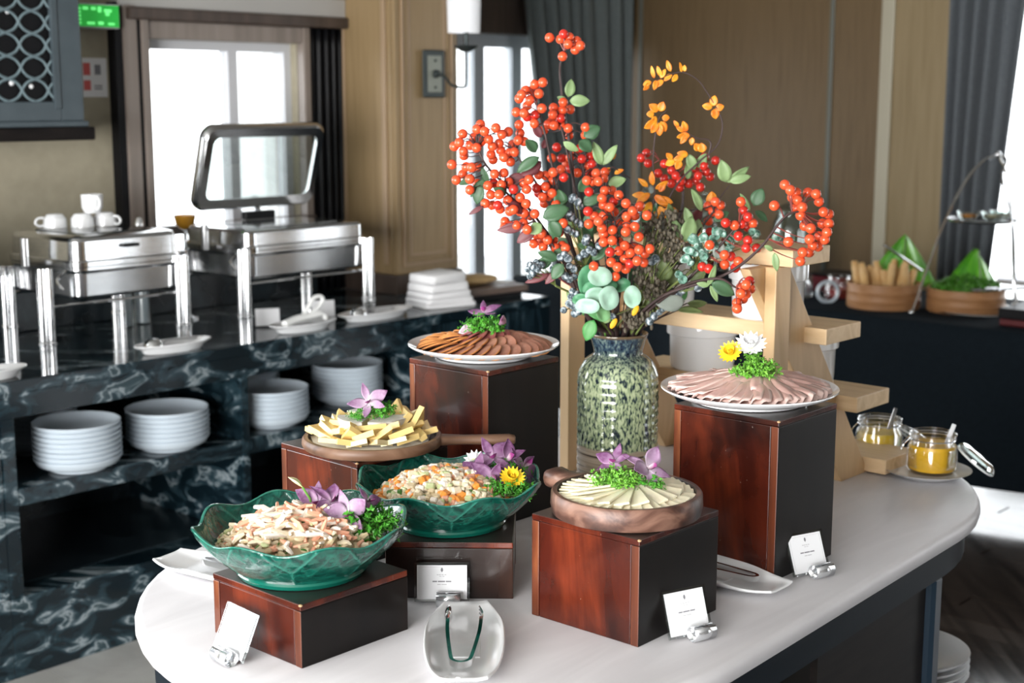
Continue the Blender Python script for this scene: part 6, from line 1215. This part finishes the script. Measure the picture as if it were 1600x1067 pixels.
# ------------------------------------------------------------------ dressing jars at the far end of the table
M['mustard'] = pm('yellow_dressing', (.85, .50, .02), .3, sss=.1); M['mustard2'] = pm('olive_yellow_dressing', (.72, .50, .03), .3, sss=.1)
t = thing('side_plate', 'white saucer under the two dressing jars', 'plate', (.968, 3.222, TZ + .0005))
MB().lathe([(.001, .004), (.06, .003), (.066, 0), (.07, .002), (.085, .008), (.100, .015), (.102, .0165), (.098, .0155), (.08, .010), (.06, .008), (.001, .007)], 48).build('plate', M['china'], t)
def dressing_jar(label, x, y, z, fill, level, rz):
    t = thing('clip_jar', label, 'jar', (x, y, z), R(rz), 'clip jars of dressing'); r = .058
    MB().lathe([(.001, .001), (r * .86, 0), (r * .96, .006), (r, .016), (r, .052), (r * .94, .064), (r * .86, .070), (r * .86, .084), (r * .93, .087), (r * .93, .092), (r * .88, .094), (r * .82, .092), (r * .82, .070), (r * .93, .058), (r * .93, .014), (.001, .006)], 40).build('glass', M['glass'], t)
    MB().lathe([(.001, .007), (r * .9, .0075), (r * .925, .016), (r * .925, level - .006), (r * .9, level), (.001, level)], 36).build('dressing', M[fill], t)
    MB().tube([(r * .9 * math.cos(2 * math.pi * k / 28), r * .9 * math.sin(2 * math.pi * k / 28), .079) for k in range(28)], .0016, 6, closed=True).build('wire_ring', M['chrome'], t)
    Mx = Matrix.Translation((r * .92, 0, .070)) @ Matrix.Rotation(R(38), 4, 'Y')
    lid = MB().lathe([(.001, .012), (r * .6, .014), (r * .8, .010), (r * .9, .002), (r * .9, -.004), (r * .8, -.004), (r * .74, .004), (.001, .006)], 36, M=Mx @ Matrix.Translation((r * 1.0, 0, 0))).build('lid', M['jarglass'], t)
    MB().tube([Mx @ Vector((r * 1.0 + r * .86 * math.cos(2 * math.pi * k / 28), r * .86 * math.sin(2 * math.pi * k / 28), -.004)) for k in range(28)], .003, 6, closed=True).build('lid_seal', M['china'], lid)
    MB().tube(smoothpath([(-r * .9, -.014, .079), (-r * 1.12, -.016, .064), (-r * 1.2, -.014, .05), (-r * 1.2, .014, .05), (-r * 1.12, .016, .064), (-r * .9, .014, .079)], 4), .0013, 6).build('wire_clip', M['chrome'], t)
    MB().cbox(-.005, .005, -.001, .001, .03, .118, .0004, M=Matrix.Translation((.01, .01, 0)) @ Matrix.Rotation(R(18), 4, 'Y')).build('spoon', M['steel_d'], t)
    return t
dressing_jar('open clip jar of bright yellow dressing at the rounded table end', .980, 3.225, TZ + .0085, 'mustard', .066, -14)
dressing_jar('open clip jar of olive-yellow dressing behind the stand foot', .905, 3.415, TZ + .0008, 'mustard2', .060, 12)

# ------------------------------------------------------------------ side buffet with navy cloth at the far wall
M['navycloth'] = nm('navy_tablecloth', [(.3, (.003, .007, .011)), (.7, (.005, .010, .015))], scale=50, rough=.85, spec=.2)
RZ = .768; KT = .952; A0, A1, B0, B1 = 5.67, 6.62, -5.1, -1.5; HEM = .10
def Wt(a, b, z): return W(a * KT, b * KT, z)
t = thing('buffet_table', 'long side table under a navy cloth reaching the floor', 'table')
rb('table_board', A0 + .05, A1, B0 + .05, B1 - .05, RZ - .03, RZ - .004, M['blackwood'], t)
for (a, b) in ((A0 + .1, B0 + .1), (A1 - .1, B0 + .1), (A0 + .1, B1 - .1), (A1 - .1, B1 - .1)): rb('leg', a - .025, a + .025, b - .025, b + .025, 0, RZ - .03, M['black'], t)
mb = MB(); nb, vs, fs = 150, [], []
rows = [(A1, RZ, 0), (A0 + .02, RZ, 0), (A0, RZ - .012, 0)] + [(A0, RZ - .012 - (RZ - .012 - HEM) * k / 8, k / 8) for k in range(1, 9)]
for (a, z, d) in rows:
    for i in range(nb + 1):
        b = B0 + (B1 - B0) * i / nb; u = b * 9
        vs.append(W(a - d ** .6 * .05 * (.5 + .5 * math.sin(u + 1.2 * math.sin(u * .37))) * (1 if d else 0), b, z))
for j in range(len(rows) - 1):
    for i in range(nb): q = j * (nb + 1) + i; fs.append((q, q + 1, q + nb + 2, q + nb + 1))
mb.add(vs, fs).build('tablecloth', M['navycloth'], t, angle=60)

# round wooden baskets
M['bamboo'] = nm('steam_basket_wood', [(.3, (.30, .135, .05)), (.6, (.42, .21, .09)), (.8, (.27, .11, .04))], scale=6, stretch=(1, 1, 7), detail=5, rough=.5)
def basket(label, a, b, r, h):
    t = thing('wooden_basket', label, 'basket', Wt(a, b, RZ + .001), 0, 'round wooden baskets')
    MB().lathe([(.001, .006), (r * .96, .004), (r * .98, 0), (r, .004), (r * 1.0, h * .30), (r * 1.01, h * .33), (r * 1.0, h * .36), (r * 1.0, h * .64), (r * 1.01, h * .67), (r, h * .7), (r, h), (r * .95, h), (r * .94, h * .2), (.001, h * .15)], 48).build('wall', M['bamboo'], t); return t
basket('round wooden basket holding breadsticks', 6.265, -3.225, .165, .115)
basket('round wooden basket holding green salad leaves', 6.40, -2.87, .17, .105)
M['stick'] = nm('breadstick', [(.3, (.62, .36, .12)), (.6, (.74, .50, .24)), (.8, (.55, .28, .08))], scale=18, detail=5, rough=.6)
rnd = random.Random(6); c = Wt(6.265, -3.225, RZ)
for k in range(17):
    x = -.13 + .26 * k / 16; y = rnd.uniform(-.07, .06); L = rnd.uniform(.12, .17); lean = x * 1.1 + rnd.uniform(-.25, .25); pt = [Vector((0, 0, 0)), Vector((lean * L * .5, .01, L * .5)), Vector((lean * L, .02, L))]
    o = MB().tube(smoothpath(pt, 3), [.013, .017, .018, .018, .018, .017, .013], 8).build('breadstick', M['stick'], None, loc=c + Vector((x * .8, y, .045)))
    tag(o, 'golden breadstick ' + ('at the left end of' if k == 0 else 'at the right end of' if k == 16 else 'leaning in the middle of') + ' the wooden basket', 'breadstick', 'breadsticks in the basket')
M['bananaleaf'] = nm('bright_banana_leaf', [(.3, (.05, .28, .01)), (.5, (.11, .42, .02)), (.7, (.20, .52, .04))], scale=5, stretch=(5, 5, .5), detail=4, rough=.4)
def leaf_cone(label, loc, w, h, rz, lean=.1):
    t = thing('banana_leaf', label, 'leaf', loc, rz, 'folded banana leaves'); vs = []; fs = []; nu, nv = 10, 12
    for i in range(nu + 1):
        s = i / nu
        for j in range(nv + 1): v = j / nv * 2 - 1; ww = w * (1 - s) ** .85; vs.append((ww * v + .06 * s * h, .10 * (1 - abs(v)) * -1 * (1 - s * .6) + lean * s * h * .4 + .01 * math.sin(9 * v), h * s))
    for i in range(nu):
        for j in range(nv): q = i * (nv + 1) + j; fs.append((q, q + 1, q + nv + 2, q + nv + 1))
    o = MB().add(vs, fs).build('blade', M['bananaleaf'], t, angle=40); m = o.modifiers.new('thick', 'SOLIDIFY'); m.thickness = .002
    MB().tube([(0, -.101, .01), (.03 * h, -.085 + lean * h * .2, h * .5), (.06 * h, -.05 + lean * h * .4, h * .97)], .003, 6).build('rib', M['leaf_pale'], t); return t
cs_ = Wt(6.40, -2.87, RZ)
leaf_cone('pointed green banana leaf standing behind the breadsticks', c + Vector((.10, .10, .09)), .17, .235, R(-12))
leaf_cone('pointed green banana leaf standing behind the salad leaves', cs_ + Vector((.04, .07, .075)), .155, .20, R(8))
sal = MB(); rnd = random.Random(8)
for k in range(420):
    a = rnd.random() * 6.28; d = .15 * math.sqrt(rnd.random()); p = Vector((d * math.cos(a), d * math.sin(a), .085 + .05 * (1 - (d / .15) ** 2) + rnd.uniform(0, .025))); n = Vector((rnd.gauss(0, .7), rnd.gauss(0, .7), 1)).normalized(); u = n.orthogonal().normalized(); w = n.cross(u); s = rnd.uniform(.01, .022); ph = rnd.random() * 6
    sal.add([p] + [p + (u * math.cos(ph + i) + w * math.sin(ph + i)) * s * (1 if i % 2 else .6) + n * s * (.4 if i % 2 else 0) for i in range(7)], [(0, i, i + 1) for i in range(1, 7)])
o = sal.build('salad_leaves', nm('salad_green', [(.3, (.04, .16, .01)), (.55, (.09, .30, .03)), (.75, (.2, .42, .08))], scale=30, rough=.5), None, smooth=False, loc=cs_); tag(o, 'heap of small green salad leaves in the right-hand basket', 'salad', kind='stuff')

# chrome stand with hoop legs, upper tray and cups
t = thing('wire_stand', 'chrome two-tier wire stand with hoop legs over the salad basket', 'stand', cs_ + Vector((.0, 0, 0)))
L0 = Vector((-.27, -.10, .002)); L1 = Vector((.15, -.27, .002)); TOP = Vector((.11, .0, .70)); B2 = Vector((.28, .16, .002))
MB().tube(smoothpath([L0, L0 + Vector((.06, .02, .18)), L0 + Vector((.13, .04, .38)), L0 + Vector((.22, .06, .57)), TOP - Vector((.07, 0, .03)), TOP], 6), .0058, 8).build('hoop_leg', M['chrome'], t)
MB().tube(smoothpath([L1, L1 + Vector((-.02, .05, .2)), L1 + Vector((-.02, .11, .42)), L1 + Vector((-.04, .2, .60)), TOP + Vector((.03, -.02, -.02)), TOP], 6), .0058, 8).build('hoop_leg', M['chrome'], t)
MB().tube(smoothpath([B2, B2 + Vector((-.03, -.03, .3)), B2 + Vector((-.1, -.1, .58)), TOP], 6), .0058, 8).build('hoop_leg', M['chrome'], t)
for p in (L0, L1, B2): MB().sphere((0, 0, .006), .013, 10, 6).build('foot', M['chrome'], t, loc=p)
MB().sphere((0, 0, 0), .016, 10, 6).build('finial', M['chrome'], t, loc=TOP)
for (z, r) in ((.005, .2), (.41, .155)):
    MB().tube([(.05 + r * math.cos(2 * math.pi * k / 32), -.03 + r * math.sin(2 * math.pi * k / 32), z + .005) for k in range(32)], .005, 6, closed=True).build('ring', M['chrome'], t)
MB().lathe([(.001, 0), (.14, 0), (.15, .012), (.148, .014), (.138, .004), (.001, .004)], 32, M=Matrix.Translation((.05, -.03, .405))).build('tray', pm('dark_tray', (.03, .035, .035), .3), t)
for k, (x, y, m_, lab) in enumerate(((-.03, -.07, 'china_cool', 'small glass dip bowl at the left of the upper tray'), (.07, -.09, 'cream', 'small glass dip bowl of cream dip on the upper tray'), (.13, -.03, 'glass', 'small glass dip bowl at the right of the upper tray'))):
    q = thing('dip_bowl', lab, 'bowl', cs_ + Vector((x, y, .412)), 0, 'dip bowls on the upper tray')
    MB().lathe([(.001, .001), (.022, 0), (.04, .016), (.049, .04), (.051, .043), (.047, .042), (.036, .018), (.001, .006)], 24).build('bowl', M['glass_g'], q); MB().lathe([(.001, .03), (.04, .03), (.034, .018), (.001, .012)], 20).build('dip', M['tan'] if k == 1 else M['carrot'] if k == 0 else M['cream'], q)
def side_tongs(label, p0, p1):
    t = thing('steel_tongs', label, 'tongs', p0, 0, 'tongs on the side table'); d = Vector(p1) - Vector(p0); s = d.cross(Vector((0, 0, 1))).normalized() * .018
    MB().tube(smoothpath([d + s, d * .5 + s, d * .06 + s * .6, Vector((0, 0, 0)), d * .06 - s * .6, d * .5 - s, d - s], 4), .006, 8).build('arms', M['chrome'], t)
side_tongs('steel tongs stuck among the breadsticks', c + Vector((-.01, -.02, .285)), c + Vector((.16, -.03, .17)))
side_tongs('steel tongs lying across the salad basket', cs_ + Vector((.27, -.13, .125)), cs_ + Vector((-.02, -.14, .112)))

# jars on the side table
def apothecary(label, a, b, fill, level, r=.10, h=.30):
    t = thing('glass_jar', label, 'jar', Wt(a, b, RZ + .001), 0, 'lidded glass jars on the side table')
    MB().lathe([(.001, .001), (r * .95, 0), (r, .01), (r, h * .72), (r * .9, h * .86), (r * .72, h * .95), (r * .74, h), (r * .68, h), (r * .66, h * .95), (r * .85, h * .85), (r * .95, h * .7), (r * .95, .012), (.001, .012)], 36).build('glass', M['jarglass'], t)
    MB().lathe([(.001, .013), (r * .93, .013), (r * .93, h * level), (.001, h * level)], 28).build('contents', M[fill], t)
    MB().lathe([(r * .8, h + .002), (r * .82, h + .012), (r * .5, h + .04), (r * .16, h + .05), (r * .14, h + .06), (r * .3, h + .075), (r * .34, h + .09), (r * .22, h + .108), (.001, h + .112)], 32).build('lid', M['jarglass'], t); return t
M['cereal'] = nm('pale_cereal', [(.3, (.30, .27, .22)), (.7, (.46, .42, .35))], scale=40, rough=.6); M['redjelly'] = pm('red_filling', (.34, .03, .03), .3)
apothecary('tall lidded glass jar at the right in front of the wood panel', 6.93, -4.15, 'cereal', .35, .10, .35)
apothecary('lidded glass jar with red contents behind the berry branches', 6.90, -4.70, 'redjelly', .4, .10, .32)
apothecary('lidded glass jar at the left behind the orange leaves', 6.90, -5.12, 'cereal', .35, .10, .34)
def sauce_jar(label, a, b, fill, r=.062):
    t = thing('sauce_jar', label, 'jar', Wt(a, b, RZ + .001), 0, 'small sauce jars on the side table')
    MB().lathe([(.001, .001), (r * .9, 0), (r, .01), (r, .07), (r * .8, .088), (r * .8, .11), (r * .84, .112), (r * .74, .112), (r * .74, .088), (r * .93, .068), (r * .93, .012), (.001, .01)], 32).build('glass', M['glass'], t)
    MB().lathe([(.001, .012), (r * .92, .012), (r * .92, .05), (.001, .05)], 24).build('sauce', M[fill], t); return t
sauce_jar('small glass jar of white dip next to the stand on the side table', 6.30, -3.72, 'china_cool', .075)
sauce_jar('small open glass jar of red sauce beside the bread basket', 6.36, -3.52, 'redjelly', .07)
t = thing('jar_lid', 'white-ringed glass jar lid leaning against the red sauce jar', 'lid', Wt(6.20, -3.49, RZ + .052)); MB().tube([(.048 * math.cos(2 * math.pi * k / 28), 0, .048 * math.sin(2 * math.pi * k / 28)) for k in range(28)], .009, 8, closed=True).build('seal_ring', M['china_cool'], t); MB().lathe([(.001, -.004), (.04, -.004), (.04, .004), (.001, .004)], 24, M=Matrix.Rotation(R(90), 4, 'X')).build('disc', M['glass'], t)
t = thing('red_tin', 'dark red tray behind the sauce jars on the side table', 'tray', Wt(6.66, -3.62, RZ + .001), TH); bevel(MB().box(-.10, .10, -.22, .16, 0, .075).build('body', pm('dark_red_lacquer', (.13, .012, .018), .35), t, smooth=False), .006); bevel(MB().box(-.11, .11, -.23, .17, .075, .088).build('rim', M['black'], t, smooth=False), .004)
t = thing('chafing_tray', 'black serving tray at the right edge of the side table', 'tray', Wt(6.25, -2.42, RZ + .001), TH); bevel(MB().box(-.16, .16, -.14, .14, 0, .03).build('base', pm('dark_red_lacquer_b', (.10, .012, .014), .35), t, smooth=False), .006); bevel(MB().box(-.165, .165, -.145, .145, .03, .075).build('top', M['black'], t, smooth=False), .006)
# deck table outside the right-hand window
t = thing('deck_table', 'pale table outside beyond the right-hand window', 'table', W(8.7, -2.6, -.1), TH); MB().cbox(-.5, .5, -.9, .9, .72, .76, .01).build('top', M['mast'], t); MB().tube([(0, 0, 0), (0, 0, .73)], .05, 10).build('pedestal', M['mast'], t)
